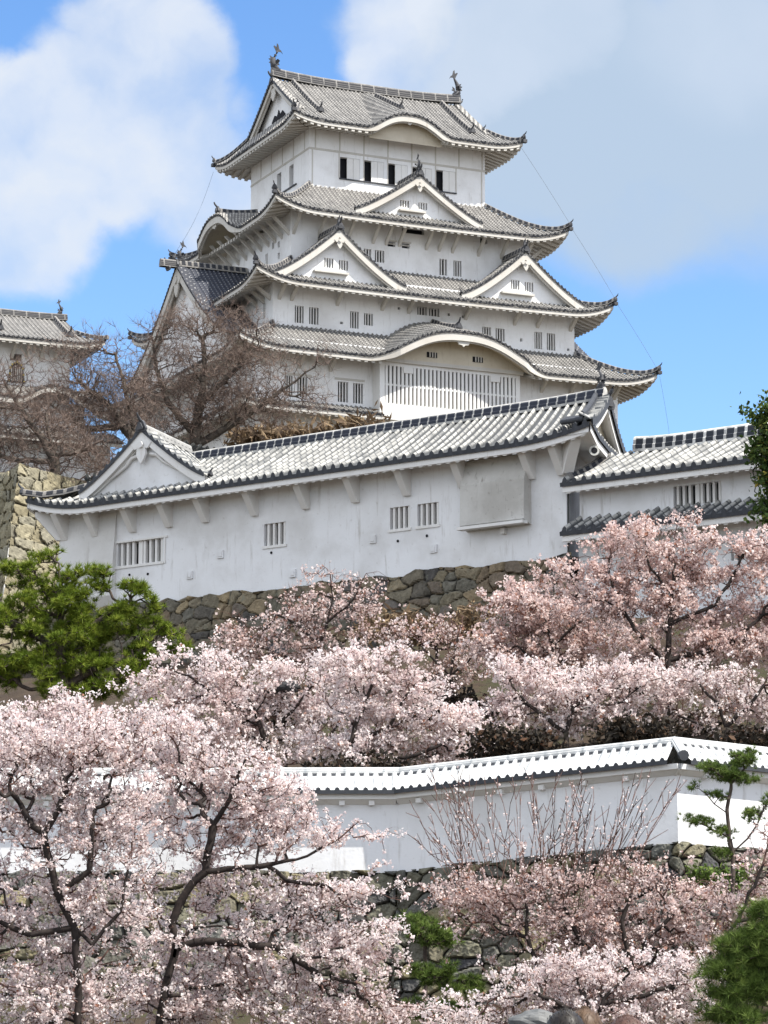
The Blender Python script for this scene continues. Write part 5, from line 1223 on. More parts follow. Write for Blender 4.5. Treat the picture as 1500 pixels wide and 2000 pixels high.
# ------------------------------------------------------------------ vegetation
def rvec(rg, n):
    v = rg.normal(size=(n, 3)); return v / np.linalg.norm(v, axis=1)[:, None]
def pxe(L, D, depth=1.0, dj=0.):
    """ellipses given by the picture position of their centre (x, y, rx, ry[, weight, dy]) at distance D -> world ellipsoids"""
    out = []
    for e in L:
        w = e[4] if len(e) > 4 else 1.; dd = e[5] if len(e) > 5 else 0.
        c = at(e[0], e[1], D + dd); k = D / F_; rx, rz = e[2] * k, e[3] * k
        out.append((c, np.array((rx, max(rx, rz) * .75 * depth, rz)), w))
    return out
def sample_env(rg, env, n, clump=.35, per=14, flat=.5):
    """points gathered in clumps inside the ellipsoids"""
    vol = np.array([np.prod(r) ** .8 * w for _, r, w in env]); vol /= vol.sum(); P = []
    nc = max(4, n // per)
    for i in rg.choice(len(env), nc, p=vol):
        c, r, w = env[i]; d = rvec(rg, 1)[0] * rg.uniform(.25, 1) ** .45
        cc = c + d * r; s = clump * rg.uniform(.6, 1.4)
        P.append(cc + rg.normal(size=(per, 3)) * np.array((s, s, s * flat)))
    return np.vstack(P)[:n]
def grow(rg, limbs, targets, step=.35, alpha=.28, sag=0.02, jit=.12):
    """connect the targets to the limbs, nearest first, so that branches fork naturally"""
    cap = len(targets) * 6 + 400; N = np.zeros((cap, 3)); par = np.full(cap, -1); pl = np.zeros(cap); n = 0
    ends = []
    for li, (pts, pi) in enumerate(limbs):       # pi: index (limb, point) of the parent or None
        pts = np.asarray(pts, float); last = -1 if pi is None else ends[pi[0]][pi[1]]; ids = []
        for k, p in enumerate(pts):
            if last >= 0 and k > 0:
                m = max(1, int(np.linalg.norm(p - N[last]) / (step * .8))); a = N[last].copy()
                for q in range(1, m):
                    N[n] = a + (p - a) * q / m + rg.normal(size=3) * step * .07; par[n] = last; pl[n] = pl[last] + step * .5; last = n; n += 1
            N[n] = p; par[n] = last; pl[n] = 0 if last < 0 else pl[last] + np.linalg.norm(p - N[last]) * .6; last = n; ids.append(n); n += 1
        ends.append(ids)
    base = N[:n].copy(); d0 = np.min(np.linalg.norm(targets[:, None] - base[None], axis=2), axis=1)
    nb = n
    for ti in np.argsort(d0):
        p = targets[ti]; dd = np.sqrt(((N[:n] - p) ** 2).sum(1)); j = int(np.argmin(dd + alpha * pl[:n]))
        L = dd[j]
        if L < 1e-3: continue
        m = max(1, int(math.ceil(L / step))); a = N[j].copy(); off = rg.normal(size=3) * L * jit; off[2] -= L * sag; last = j
        for q in range(1, m + 1):
            t = q / m; N[n] = a + (p - a) * t + off * math.sin(math.pi * t) * (1 if q < m else 0); par[n] = last; pl[n] = pl[last] + L / m; last = n; n += 1
            if n >= cap - 2: break
        if n >= cap - 2: break
    N, par = N[:n], par[:n]
    cnt = np.zeros(n); child = np.bincount(par[par >= 0], minlength=n)
    cnt[child == 0] = 1
    for i in range(n - 1, -1, -1):
        if par[i] >= 0: cnt[par[i]] += cnt[i]
    return N, par, cnt, nb
def tubes(mb, A, B, ra, rb, k=4, mat=0):
    n = len(A)
    if n == 0: return
    t = B - A; t = t / (np.linalg.norm(t, axis=1)[:, None] + 1e-9)
    h = np.where(np.abs(t[:, 2:3]) > .9, np.array([[1., 0, 0]]), np.array([[0, 0, 1.]])); u = np.cross(t, h); u /= np.linalg.norm(u, axis=1)[:, None] + 1e-9; w = np.cross(t, u)
    an = np.arange(k) * 2 * math.pi / k; c, s = np.cos(an), np.sin(an)
    ring = u[:, None] * c[None, :, None] + w[:, None] * s[None, :, None]
    V = np.concatenate([A[:, None] + ring * ra[:, None, None], B[:, None] + ring * rb[:, None, None]], 1)   # n, 2k, 3
    i = np.arange(k); F = np.stack([i, (i + 1) % k, k + (i + 1) % k, k + i], -1)
    FF = (F[None] + (np.arange(n) * 2 * k)[:, None, None]).reshape(-1, 4); mb.add(V.reshape(-1, 3), FF, mat, smooth=True)
def leaves(mb, C, size, rg, k=3, spread=.05, stretch=1., tri=False, val=None, up=0.):
    """small randomly turned quads round the centres C"""
    n = len(C) * k; P = np.repeat(C, k, 0) + rg.normal(size=(n, 3)) * spread
    a = rvec(rg, n); a[:, 2] += up; a /= np.linalg.norm(a, axis=1)[:, None]; b = np.cross(a, rvec(rg, n)); b /= np.linalg.norm(b, axis=1)[:, None]
    s = size * (np.repeat(rg.uniform(.7, 1.3, len(C)), k) * rg.uniform(.5, 1.3, n))[:, None]
    base = np.repeat(rg.uniform(0, 1, len(C)) if val is None else val, k); v = np.clip(base * .6 + rg.uniform(0, 1, n) * .4, 0, .999)
    c3 = np.cross(a, b) * s * .28 * rg.uniform(-1, 1, n)[:, None]
    V = np.stack([P - a * s * .5 * stretch, P - b * s * .5 + c3, P + a * s * .5 * stretch, P + b * s * .5 + c3], 1).reshape(-1, 3)
    F = np.arange(4 * n).reshape(-1, 4); uv = np.stack([np.repeat(v, 4), np.zeros(4 * n)], -1); mb.add(V, F, 0, uv)
def needles(mb, C, D_, length, rg, k=14, width=.012, cone=.9, up=.55):
    n = len(C) * k; P = np.repeat(C, k, 0); dirs = np.repeat(D_, k, 0) * .6 + rvec(rg, n) * cone; dirs[:, 2] += up; dirs /= np.linalg.norm(dirs, axis=1)[:, None]
    s = np.cross(dirs, rvec(rg, n)); s /= np.linalg.norm(s, axis=1)[:, None]; L = length * rg.uniform(.6, 1.15, n)[:, None]
    V = np.stack([P - s * width, P + s * width, P + dirs * L], 1).reshape(-1, 3); v = np.clip(np.repeat(rg.uniform(0, 1, len(C)), k) * .6 + rg.uniform(0, .4, n), 0, .99)
    mb.add(V, np.arange(3 * n).reshape(-1, 3), 0, np.stack([np.repeat(v, 3), np.zeros(3 * n)], -1))
def limb(L, D, dj=0., rg=None, depths=None):
    return np.array([at(x, y, D + (depths[i] if depths else 0)) for i, (x, y) in enumerate(L)])

def cherry(label, seed, D, env, limbs_px, n=1500, red=0., size=None, rt=.006, rmax=.16, density=1.0, clump=.30, shoots=None, group='cherry trees in blossom', alpha=.28, bare=0., tuft=.055, base=None, depth=.62, step=None, front=.45):
    rg = np.random.default_rng(seed); E_ = pxe(env, D, depth)
    limbs = []
    for pts, pi in limbs_px: limbs.append((limb(pts, D - front), pi))
    # root into the ground
    p0 = limbs[0][0][0]; g = float(ground(p0[0], p0[1])); root = np.array((p0[0], p0[1], g - .1))
    if p0[2] > g + .05: limbs[0] = (np.vstack([root, limbs[0][0]]), None)
    T = sample_env(rg, E_, n, clump)
    T = T[T[:, 2] > ground(T[:, 0], T[:, 1]) + .15]
    N, par, cnt, nb = grow(rg, limbs, T, step or .004 * D, alpha)
    has = par >= 0; A = N[par[has]]; B = N[has]
    rad = rt * cnt ** .44; rad = np.minimum(rad, rmax * .62); ra = rad[par[has]]; rb_ = rad[has]; ra = np.minimum(ra, rb_ * 1.6 + .002)
    t = thing('cherry_tree', label, 'tree', tuple(root + np.array((0, 0, .1))), 0, group); org = root + np.array((0, 0, .1))
    bm_ = MB(); big = rb_ > .022
    tubes(bm_, A[big] - org, B[big] - org, ra[big], rb_[big], 7, 0); tubes(bm_, A[~big] - org, B[~big] - org, ra[~big], rb_[~big], 4, 1)
    fine = rb_ < .022; fa, fb = A[fine], B[fine]
    # side twigs
    m = rg.integers(0, len(fb), int(len(fb) * .9)); d = (fb[m] - fa[m]); d /= np.linalg.norm(d, axis=1)[:, None] + 1e-9
    d2 = d + rvec(rg, len(m)) * .8 + np.array((0, 0, .25)); d2 /= np.linalg.norm(d2, axis=1)[:, None]; Lt = rg.uniform(.08, .30, len(m))[:, None] * D / 70
    ta, tb = fb[m], fb[m] + d2 * Lt
    tubes(bm_, ta - org, tb - org, np.full(len(m), rt * .8), np.full(len(m), rt * .45), 3, 1)
    sa = sb_ = None
    if shoots is not None:
        SA, SB = [], []
        for (x0, y0, x1, y1) in shoots:
            a = at(x0, y0, D + rg.uniform(-1.5, 1.5)); b = at(x1, y1, D + rg.uniform(-2, 2)); K = 9; q = np.linspace(0, 1, K)[:, None]; bend = rg.normal(size=3) * .12
            P = a + (b - a) * q + bend * np.sin(math.pi * q) + rg.normal(size=(K, 3)) * .012
            SA.append(P[:-1]); SB.append(P[1:])
            for kq in range(2, K - 1):
                if rg.random() < .6:
                    dd = (b - a) / np.linalg.norm(b - a) + rvec(rg, 1)[0] * .6; SA.append(P[kq][None]); SB.append((P[kq] + dd * rg.uniform(.15, .5))[None])
        SA, SB = np.vstack(SA), np.vstack(SB); tubes(bm_, SA - org, SB - org, np.full(len(SA), .010), np.full(len(SA), .006), 3, 1)
    bm_.build('branches', [M_BARK, M_TWIG], t)
    # blossom
    sz = size or .00105 * D
    fl = MB(); nsub = max(1, int(round(2.6 * density)))
    ends = np.vstack([fa, ta]); ende = np.vstack([fb, tb]); C = []
    for q in range(nsub):
        u = rg.uniform(0, 1, (len(ends), 1)); C.append(ends + (ende - ends) * u)
    C = np.vstack(C)
    # leave gaps: thin out with a smooth random field
    f = fbm(C[:, 0], C[:, 2] * 1.3, seed, 2.2) + .8 * fbm(C[:, 1], C[:, 2], seed + 1, 3.1); f2_ = fbm(C[:, 0] + .7 * C[:, 1], C[:, 2] * 1.2, seed + 5, 6.5); C = C[rg.random(len(C)) < np.clip((.68 if D < 70 else .50) - bare + .22 * f + .36 * f2_, .03, 1)]
    C = C + rg.normal(size=C.shape) * tuft * .6 * D / 70
    lower = C[:, 2] > ground(C[:, 0], C[:, 1]) + .05; C = C[lower]
    leaves(fl, C - org, sz * .98, rg, 4, sz * .55)
    if shoots is not None:
        u = rg.uniform(0, 1, (len(SA), 1)); Cs = (SA + (SB - SA) * u)[rg.random(len(SA)) < .55]; leaves(fl, Cs - org, sz * .8, rg, 2, sz * .6, val=np.full(len(Cs), .55))
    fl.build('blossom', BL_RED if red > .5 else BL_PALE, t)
    return t

# the two big cherries in the left foreground
cherry('cherry at the left edge with a dark forked trunk before the boundary wall', 11, 56,
       [(60, 1480, 110, 70), (190, 1450, 110, 55), (60, 1570, 110, 60), (200, 1560, 120, 60), (120, 1650, 140, 50, .6), (240, 1660, 90, 60), (60, 1750, 110, 50, .7), (190, 1760, 100, 55), (40, 1850, 100, 60), (170, 1880, 110, 60), (90, 1960, 140, 50), (130, 1380, 40, 30, .6), (-80, 1600, 100, 150, .6), (-80, 1850, 100, 120, .6), (260, 1400, 50, 40, .8)],
       [([(155, 2040), (150, 1900), (145, 1812), (112, 1745), (92, 1665), (86, 1628)], None), ([(86, 1628), (105, 1598), (120, 1560)], (0, 5)), ([(86, 1628), (62, 1612), (40, 1570)], (0, 5)), ([(145, 1812), (60, 1826), (0, 1800)], (0, 3)), ([(145, 1812), (180, 1845), (235, 1780), (250, 1700)], (0, 3)), ([(112, 1745), (175, 1700), (180, 1620)], (0, 4))],
       n=3600, clump=.26, density=1.15, rmax=.12, tuft=.05)
cherry('cherry in the left foreground, black curving trunk, long limb over the white wall', 12, 58,
       [(330, 1440, 90, 50), (430, 1500, 100, 60), (330, 1540, 90, 60), (520, 1560, 90, 60), (430, 1610, 110, 50), (590, 1640, 80, 45), (690, 1650, 60, 30, .6), (740, 1640, 40, 25, .25), (340, 1690, 90, 50, .8), (500, 1740, 120, 50), (620, 1770, 100, 50), (730, 1750, 50, 26, .7), (750, 1830, 40, 30, .6), (330, 1800, 110, 55), (520, 1850, 130, 60), (680, 1850, 80, 50), (720, 1920, 70, 40, .8), (380, 1920, 140, 60), (600, 1950, 150, 50), (750, 1985, 80, 25), (300, 1985, 120, 30)],
       [([(305, 2030), (322, 1930), (340, 1870), (345, 1835), (335, 1805), (350, 1765), (378, 1722), (402, 1702)], None), ([(402, 1702), (460, 1697), (520, 1690), (600, 1672), (660, 1640), (700, 1605)], (0, 8)), ([(402, 1702), (412, 1645), (416, 1612), (396, 1592)], (0, 8)), ([(345, 1835), (375, 1812), (425, 1808), (465, 1816)], (0, 4)), ([(335, 1805), (305, 1778), (280, 1720)], (0, 5)), ([(345, 1850), (400, 1838), (540, 1850), (620, 1900)], (0, 3)), ([(416, 1612), (450, 1560), (470, 1500)], (2, 2)), ([(520, 1690), (560, 1720), (640, 1730)], (1, 2))],
       n=4000, clump=.26, density=1.15, rmax=.13, tuft=.05)
# right foreground
rs = np.random.default_rng(5); sh_ = []
for i in range(90):
    x0 = rs.uniform(890, 1230); y0 = rs.uniform(1690, 1760); sh_.append((x0, y0, x0 + (x0 - 1050) * .42 + rs.uniform(-45, 60), rs.uniform(1500, 1650)))
cherry('half-open cherry with upright shoots before the middle of the boundary wall', 13, 62,
       [(930, 1745, 70, 40, .9), (1020, 1750, 90, 55), (1130, 1730, 90, 60), (1240, 1730, 80, 55), (1330, 1760, 60, 50), (1060, 1820, 90, 45), (1180, 1810, 110, 55), (1290, 1840, 90, 45, .8), (1100, 1880, 90, 40, .7), (1220, 1890, 90, 40, .7), (890, 1745, 40, 26, .9), (960, 1800, 55, 35), (1360, 1830, 60, 45)],
       [([(1242, 2010), (1241, 1910), (1226, 1855), (1214, 1800), (1240, 1725)], None), ([(1241, 1910), (1262, 1835), (1320, 1780), (1372, 1738)], (0, 1)), ([(1226, 1855), (1185, 1885), (1130, 1832), (1100, 1770)], (0, 2)), ([(1241, 1925), (1120, 1930), (1052, 1895), (1030, 1830), (1024, 1740), (1020, 1650)], (0, 1)), ([(1185, 1885), (1205, 1830)], (2, 1)), ([(1052, 1895), (1000, 1900)], (3, 2))],
       n=2500, clump=.27, density=.9, rmax=.08, shoots=sh_, red=.8, tuft=.05, bare=.10)
cherry('low pale cherry at the bottom edge above the people, before the half-open cherry', 15, 57,
       [(1060, 1930, 80, 28), (1000, 1975, 90, 22), (1150, 1905, 80, 35), (1240, 1930, 90, 35), (1200, 1975, 110, 25), (1320, 1930, 60, 45), (1300, 1880, 60, 30, .7), (930, 1990, 70, 16, .8), (1120, 1960, 70, 25), (1080, 1870, 50, 20, .5)],
       [([(1160, 2060), (1165, 2000), (1180, 1950), (1230, 1900)], None), ([(1165, 2000), (1100, 1965), (1040, 1935)], (0, 1)), ([(1180, 1960), (1260, 1945), (1320, 1920)], (0, 2)), ([(1165, 1990), (1130, 1930), (1120, 1890)], (0, 1))],
       n=1700, clump=.26, density=1.0, rmax=.08, tuft=.05)
cherry('reddish budding cherry at the right edge with slanting limbs beside the small pine', 14, 61,
       [(1450, 1800, 50, 50), (1480, 1700, 35, 60, .7), (1420, 1860, 60, 40), (1540, 1750, 60, 90, .6), (1400, 1760, 35, 40, .5), (1350, 1960, 50, 30, .7), (1490, 1620, 25, 40, .3)],
       [([(1330, 2020), (1345, 1930), (1385, 1875), (1440, 1800), (1475, 1730), (1500, 1650)], None), ([(1440, 1800), (1500, 1780)], (0, 4)), ([(1385, 1875), (1400, 1800), (1420, 1740)], (0, 3))],
       n=1100, clump=.25, density=.9, rmax=.06, red=.8, bare=.25, tuft=.05)
# slope behind the boundary wall
cherry('spindly reddish cherry right below the boulder wall of the long turret', 21, 101,
       [(600, 1185, 60, 40), (690, 1165, 50, 40), (530, 1235, 90, 35), (650, 1235, 80, 40), (630, 1125, 50, 18, .3), (700, 1110, 30, 15, .2), (560, 1280, 100, 30), (480, 1260, 60, 30)],
       [([(625, 1330), (622, 1260), (640, 1215), (650, 1170), (645, 1120)], None), ([(622, 1260), (580, 1220), (540, 1200)], (0, 1)), ([(640, 1215), (690, 1170), (715, 1120)], (0, 2))], n=1500, red=1, rmax=.10, bare=.22, density=.8, clump=.34, size=.095)
cherry('pale cherry between the bright pine and the spindly reddish cherry', 22, 89,
       [(370, 1300, 70, 30), (320, 1345, 80, 30), (450, 1330, 100, 40), (590, 1320, 90, 35), (540, 1390, 120, 45), (400, 1400, 100, 40), (660, 1390, 80, 45), (480, 1450, 120, 35), (600, 1460, 90, 30), (340, 1420, 60, 40)],
       [([(520, 1500), (515, 1440), (500, 1390), (470, 1340)], None), ([(515, 1440), (570, 1390), (610, 1340)], (0, 1)), ([(500, 1390), (430, 1370), (370, 1320)], (0, 2)), ([(515, 1450), (640, 1440), (690, 1380)], (0, 1))], n=2400, rmax=.14, density=1.0, clump=.34)
cherry('pale cherry with black low branches behind the left part of the boundary wall', 23, 84,
       [(740, 1300, 90, 40), (830, 1340, 70, 40), (720, 1380, 90, 45), (800, 1430, 90, 45), (700, 1460, 100, 35), (650, 1300, 60, 30), (880, 1420, 60, 50), (860, 1480, 70, 30)],
       [([(690, 1530), (680, 1460), (700, 1400), (730, 1330)], None), ([(680, 1460), (760, 1420), (800, 1350)], (0, 1)), ([(690, 1480), (620, 1450), (600, 1400)], (0, 1)), ([(680, 1470), (790, 1480), (870, 1450)], (0, 1))], n=2200, rmax=.14, density=1.0, clump=.33)
cherry('thin brownish cherry under the dark boulders at the foot of the long turret', 24, 98,
       [(870, 1235, 70, 35, .8), (930, 1290, 60, 40), (800, 1250, 50, 30, .6), (880, 1320, 60, 30)],
       [([(890, 1400), (880, 1320), (890, 1260), (900, 1220)], None), ([(880, 1320), (830, 1270)], (0, 1)), ([(880, 1320), (940, 1270)], (0, 1))], n=800, red=1, rmax=.10, bare=.3, density=.7, size=.09)
cherry('rosy cherry just left of the largest cherry on the slope', 25, 95,
       [(1000, 1160, 45, 25, .8), (1020, 1200, 70, 40), (1090, 1215, 80, 50), (990, 1260, 70, 40), (1090, 1290, 90, 40), (1000, 1310, 60, 30), (1170, 1250, 60, 40)],
       [([(1080, 1400), (1070, 1320), (1080, 1260), (1060, 1200), (1010, 1150)], None), ([(1070, 1320), (1010, 1260)], (0, 1)), ([(1080, 1260), (1140, 1210)], (0, 2))], n=1700, red=1, rmax=.12, bare=-.05, density=1.1, clump=.34)
cherry('largest cherry on the slope at the right, reaching up to the dark pent roof', 26, 91,
       [(1200, 1060, 60, 30, .8), (1270, 1050, 60, 30), (1330, 1040, 60, 28, .7), (1170, 1120, 90, 40), (1290, 1110, 90, 45), (1410, 1090, 80, 60, .8), (1480, 1130, 60, 80, .8), (1230, 1190, 90, 45), (1360, 1180, 100, 50), (1470, 1230, 80, 50), (1290, 1260, 100, 35), (1400, 1270, 100, 40), (1300, 1000, 60, 18, .12), (1420, 1020, 60, 20, .15), (1130, 1170, 50, 40), (1560, 1150, 60, 120, .5)],
       [([(1310, 1400), (1305, 1300), (1308, 1220), (1312, 1160), (1320, 1100)], None), ([(1305, 1300), (1240, 1230), (1200, 1160), (1190, 1090)], (0, 1)), ([(1308, 1220), (1400, 1180), (1440, 1110), (1470, 1040)], (0, 2)), ([(1312, 1160), (1270, 1110), (1260, 1050)], (0, 3)), ([(1305, 1290), (1420, 1260), (1490, 1200)], (0, 1))], n=3600, rmax=.16, density=1.0, clump=.34, bare=-.04, red=.6)
cherry('low spreading cherry above the coping of the boundary wall', 27, 86,
       [(1050, 1370, 80, 30), (1140, 1350, 90, 35), (1030, 1310, 60, 30, .7), (1230, 1320, 80, 30), (1190, 1390, 80, 25), (980, 1390, 60, 30), (1100, 1410, 70, 18, .6), (960, 1440, 60, 25, .6)],
       [([(1110, 1500), (1105, 1430), (1120, 1380), (1180, 1340)], None), ([(1105, 1430), (1050, 1390), (1000, 1340)], (0, 1)), ([(1120, 1390), (1220, 1370)], (0, 2))], n=1700, rmax=.12, density=1.0, clump=.32)
cherry('shaded cherry at the right edge above the wall corner', 28, 87,
       [(1330, 1340, 70, 30), (1420, 1330, 70, 35), (1480, 1370, 60, 40), (1380, 1390, 80, 22, .7), (1450, 1410, 70, 22, .6), (1290, 1380, 50, 20, .6), (1560, 1360, 60, 60, .6)],
       [([(1420, 1500), (1418, 1420), (1400, 1370), (1360, 1330)], None), ([(1418, 1420), (1470, 1370), (1500, 1320)], (0, 1)), ([(1418, 1430), (1330, 1400)], (0, 1))], n=1500, rmax=.14, density=.9, clump=.33, bare=.08)
cherry('rosy cherry behind the left cherries, below the bright pine', 29, 80,
       [(40, 1410, 80, 35), (130, 1400, 70, 35), (230, 1410, 70, 35), (130, 1350, 45, 22, .5), (310, 1440, 60, 30), (60, 1470, 90, 40), (220, 1470, 90, 40)],
       [([(150, 1600), (148, 1500), (140, 1430), (125, 1350)], None), ([(148, 1500), (60, 1440), (20, 1400)], (0, 1)), ([(148, 1500), (220, 1440), (280, 1410)], (0, 1))], n=1700, rmax=.12, density=1.0, red=.3)

def bare_tree(label, seed, D, env, limbs_px, n=3500, gr='bare trees behind the long turret'):
    rg = np.random.default_rng(seed); E_ = pxe(env, D, .9); limbs = [(limb(p, D), q) for p, q in limbs_px]
    p0 = limbs[0][0][0]; g = float(ground(p0[0], p0[1])); root = np.array((p0[0], p0[1], g - .1)); limbs[0] = (np.vstack([root, limbs[0][0]]), None)
    T = sample_env(rg, E_, n, .5, 14, .8); N, par, cnt, nb = grow(rg, limbs, T, .55, .30, -.03)
    has = par >= 0; A = N[par[has]]; B = N[has]; rad = np.minimum(.012 * cnt ** .50, .40); ra = rad[par[has]]; rb_ = rad[has]; ra = np.minimum(ra, rb_ * 1.6 + .003)
    t = thing('bare_tree', label, 'tree', tuple(root), 0, gr); bm_ = MB(); big = rb_ > .045
    tubes(bm_, A[big] - root, B[big] - root, ra[big], rb_[big], 6, 0); tubes(bm_, A[~big] - root, B[~big] - root, ra[~big], rb_[~big], 3, 1); bm_.build('branches', [M_BARK2, M_TWIG2], t)
    tip = B[rb_ < .02]; dr = (B - A)[rb_ < .02]; dr /= np.linalg.norm(dr, axis=1)[:, None] + 1e-9
    tw = MB(); needles(tw, tip - root, dr, .7, rg, 7, .009, .8, .35); m = MB(); tw.build('twigs', TWIG_L, t); return t
TWIG_L = leafmat('bare_twigs', [(0, (.10, .07, .056)), (.5, (.19, .14, .115)), (1, (.30, .24, .20))], .1)
bare_tree('leafless brown tree with a wide round crown before the left side of the main keep', 31, 168,
          [(330, 650, 50, 40), (400, 630, 70, 30, .8), (470, 650, 60, 40), (320, 730, 70, 55), (420, 720, 90, 60), (530, 720, 80, 45, .8), (610, 700, 35, 30, .3), (480, 790, 100, 45), (350, 810, 90, 45), (590, 790, 60, 25, .5), (280, 780, 40, 50)],
          [([(385, 905), (382, 850), (390, 790), (400, 720), (395, 660)], None), ([(382, 850), (330, 790), (305, 720), (300, 670)], (0, 2)), ([(390, 790), (450, 730), (500, 680)], (0, 3)), ([(384, 870), (470, 820), (540, 770), (610, 720)], (0, 1)), ([(384, 880), (300, 850), (260, 800)], (0, 1))], 4600)
bare_tree('leafless tree with pale lit limbs between the two keeps', 32, 158,
          [(150, 690, 50, 25, .6), (210, 680, 30, 25, .5), (230, 740, 50, 50, .8), (160, 760, 60, 50), (110, 800, 60, 45), (180, 830, 70, 40), (250, 800, 40, 50)],
          [([(285, 930), (268, 862), (240, 832), (212, 792), (172, 762)], None), ([(268, 862), (255, 800), (240, 740), (225, 690)], (0, 2)), ([(240, 832), (170, 840), (110, 800)], (0, 3))], 2400)
bare_tree('leafless tree at the left edge before the small keep', 33, 150,
          [(20, 740, 40, 50, .5), (40, 810, 60, 45), (90, 850, 60, 40), (20, 880, 50, 40), (140, 890, 60, 30), (70, 925, 70, 20), (190, 900, 50, 25), (-60, 830, 60, 80, .5)],
          [([(110, 960), (104, 892), (62, 832), (30, 782), (5, 742)], None), ([(104, 892), (95, 850), (90, 800)], (0, 2)), ([(104, 892), (160, 880), (200, 860)], (0, 2)), ([(104, 900), (40, 900), (0, 890)], (0, 2))], 2200)

def pine(label, seed, D, pads, limbs_px, n, mat_, length, k=12, width=.012, rt=.012, rmax=.2, group=None, per=10, clump=None, name='pine_tree', flat=.45, root_to_ground=True, cat='tree'):
    rg = np.random.default_rng(seed); E_ = pxe(pads, D, 1.); limbs = [(limb(p, D), q) for p, q in limbs_px]
    p0 = limbs[0][0][0]; g = float(ground(p0[0], p0[1])); root = np.array((p0[0], p0[1], g - .1)); limbs[0] = (np.vstack([root, limbs[0][0]]), None)
    T = sample_env(rg, E_, n, clump or .0018 * D, per, flat); N, par, cnt, nb = grow(rg, limbs, T, .004 * D, .2)
    has = par >= 0; A = N[par[has]]; B = N[has]; rad = np.minimum(rt * cnt ** .42, rmax); ra = rad[par[has]]; rb_ = rad[has]
    t = thing(name, label, cat, tuple(root), 0, group); bm_ = MB(); tubes(bm_, A - root, B - root, ra, rb_, 5, 0); bm_.build('branches', M_PBARK, t)
    fine = cnt[has] < 4; C = B[fine]; d = (B - A)[fine]; d /= np.linalg.norm(d, axis=1)[:, None] + 1e-9
    lf = MB(); needles(lf, C - root, d, length, rg, k, width); lf.build('needles', mat_, t); return t
pine('large bright green pine at the left, before the end of the long turret', 41, 99,
     [(110, 1095, 40, 22, .8), (40, 1130, 55, 30), (170, 1130, 60, 28), (255, 1165, 42, 30), (110, 1175, 80, 35), (210, 1215, 70, 32), (20, 1220, 70, 40), (120, 1250, 90, 38), (280, 1275, 65, 22), (220, 1300, 80, 28), (60, 1310, 90, 35), (160, 1345, 90, 20), (-60, 1250, 60, 90, .7), (335, 1262, 32, 14, .8), (300, 1235, 40, 18), (290, 1195, 30, 16, .7)],
     [([(120, 1420), (125, 1340), (115, 1260), (120, 1180), (115, 1100)], None), ([(125, 1340), (200, 1300), (280, 1275)], (0, 2)), ([(115, 1260), (180, 1220), (250, 1175)], (0, 3)), ([(115, 1260), (40, 1230), (-20, 1200)], (0, 3))], 5600, PINE_Y, .26, 32, .011, .010, .25, per=24, clump=.16, flat=.62)
pine('small cloud-pruned pine standing before the lit end of the boundary wall', 42, 66,
     [(1389, 1500, 30, 9), (1453, 1483, 34, 15), (1427, 1515, 32, 11), (1458, 1520, 22, 12), (1363, 1536, 16, 9, .8), (1400, 1552, 20, 8, .8), (1349, 1597, 11, 8, .8), (1370, 1606, 18, 7, .8), (1410, 1624, 22, 7), (1412, 1666, 18, 7), (1470, 1592, 26, 9), (1500, 1566, 20, 12), (1440, 1625, 12, 6, .5)],
     [([(1432, 1712), (1432, 1670), (1424, 1620), (1420, 1580), (1428, 1540), (1430, 1500)], None), ([(1420, 1588), (1395, 1570), (1380, 1552), (1365, 1540)], (0, 4)), ([(1428, 1640), (1395, 1622), (1360, 1605)], (0, 2)), ([(1434, 1662), (1460, 1638), (1478, 1612), (1490, 1585)], (0, 1)), ([(1428, 1530), (1400, 1510)], (0, 5)), ([(1428, 1530), (1455, 1500)], (0, 5))], 1300, PINE_D, .12, 24, .0055, .004, .07, clump=.07, flat=.5)
pine('long-needled green pine in the lower right corner', 43, 40,
     [(1490, 1790, 22, 20), (1455, 1850, 38, 24), (1495, 1880, 35, 26), (1425, 1895, 38, 20), (1475, 1930, 45, 24), (1425, 1945, 35, 12), (1530, 1850, 50, 60), (1440, 1985, 60, 12, .7)],
     [([(1560, 2040), (1540, 1950), (1520, 1870), (1500, 1800)], None), ([(1540, 1950), (1480, 1930), (1420, 1910)], (0, 2)), ([(1520, 1870), (1450, 1850)], (0, 3))], 2200, PINE_D, .17, 40, .0032, .004, .1, clump=.09, flat=.5)
for i, (lab, sd_, px_, bx_) in enumerate((('upper low pine bush on the stone footing below the wall bend', 44, [(831, 1822, 42, 20), (800, 1800, 25, 12), (860, 1840, 28, 10)], (830, 1870)),
                                          ('middle low pine bush beside the dark boulders of the footing', 45, [(860, 1895, 45, 20), (905, 1925, 45, 14), (830, 1905, 35, 16)], (870, 1950)),
                                          ('lowest low pine bush at the bottom edge between the foreground cherries', 46, [(860, 1975, 55, 16), (920, 1990, 35, 10), (820, 1965, 30, 14)], (870, 2000)))):
    pine(lab, sd_, 66 - i * 1.5, px_, [([(bx_[0], bx_[1]), (bx_[0], bx_[1] - 30)], None)], 380, PINE_D, .16, 26, .007, .006, .05, clump=.08, flat=.5, name='pine_bush', cat='bush', group='low pine bushes at the wall foot')

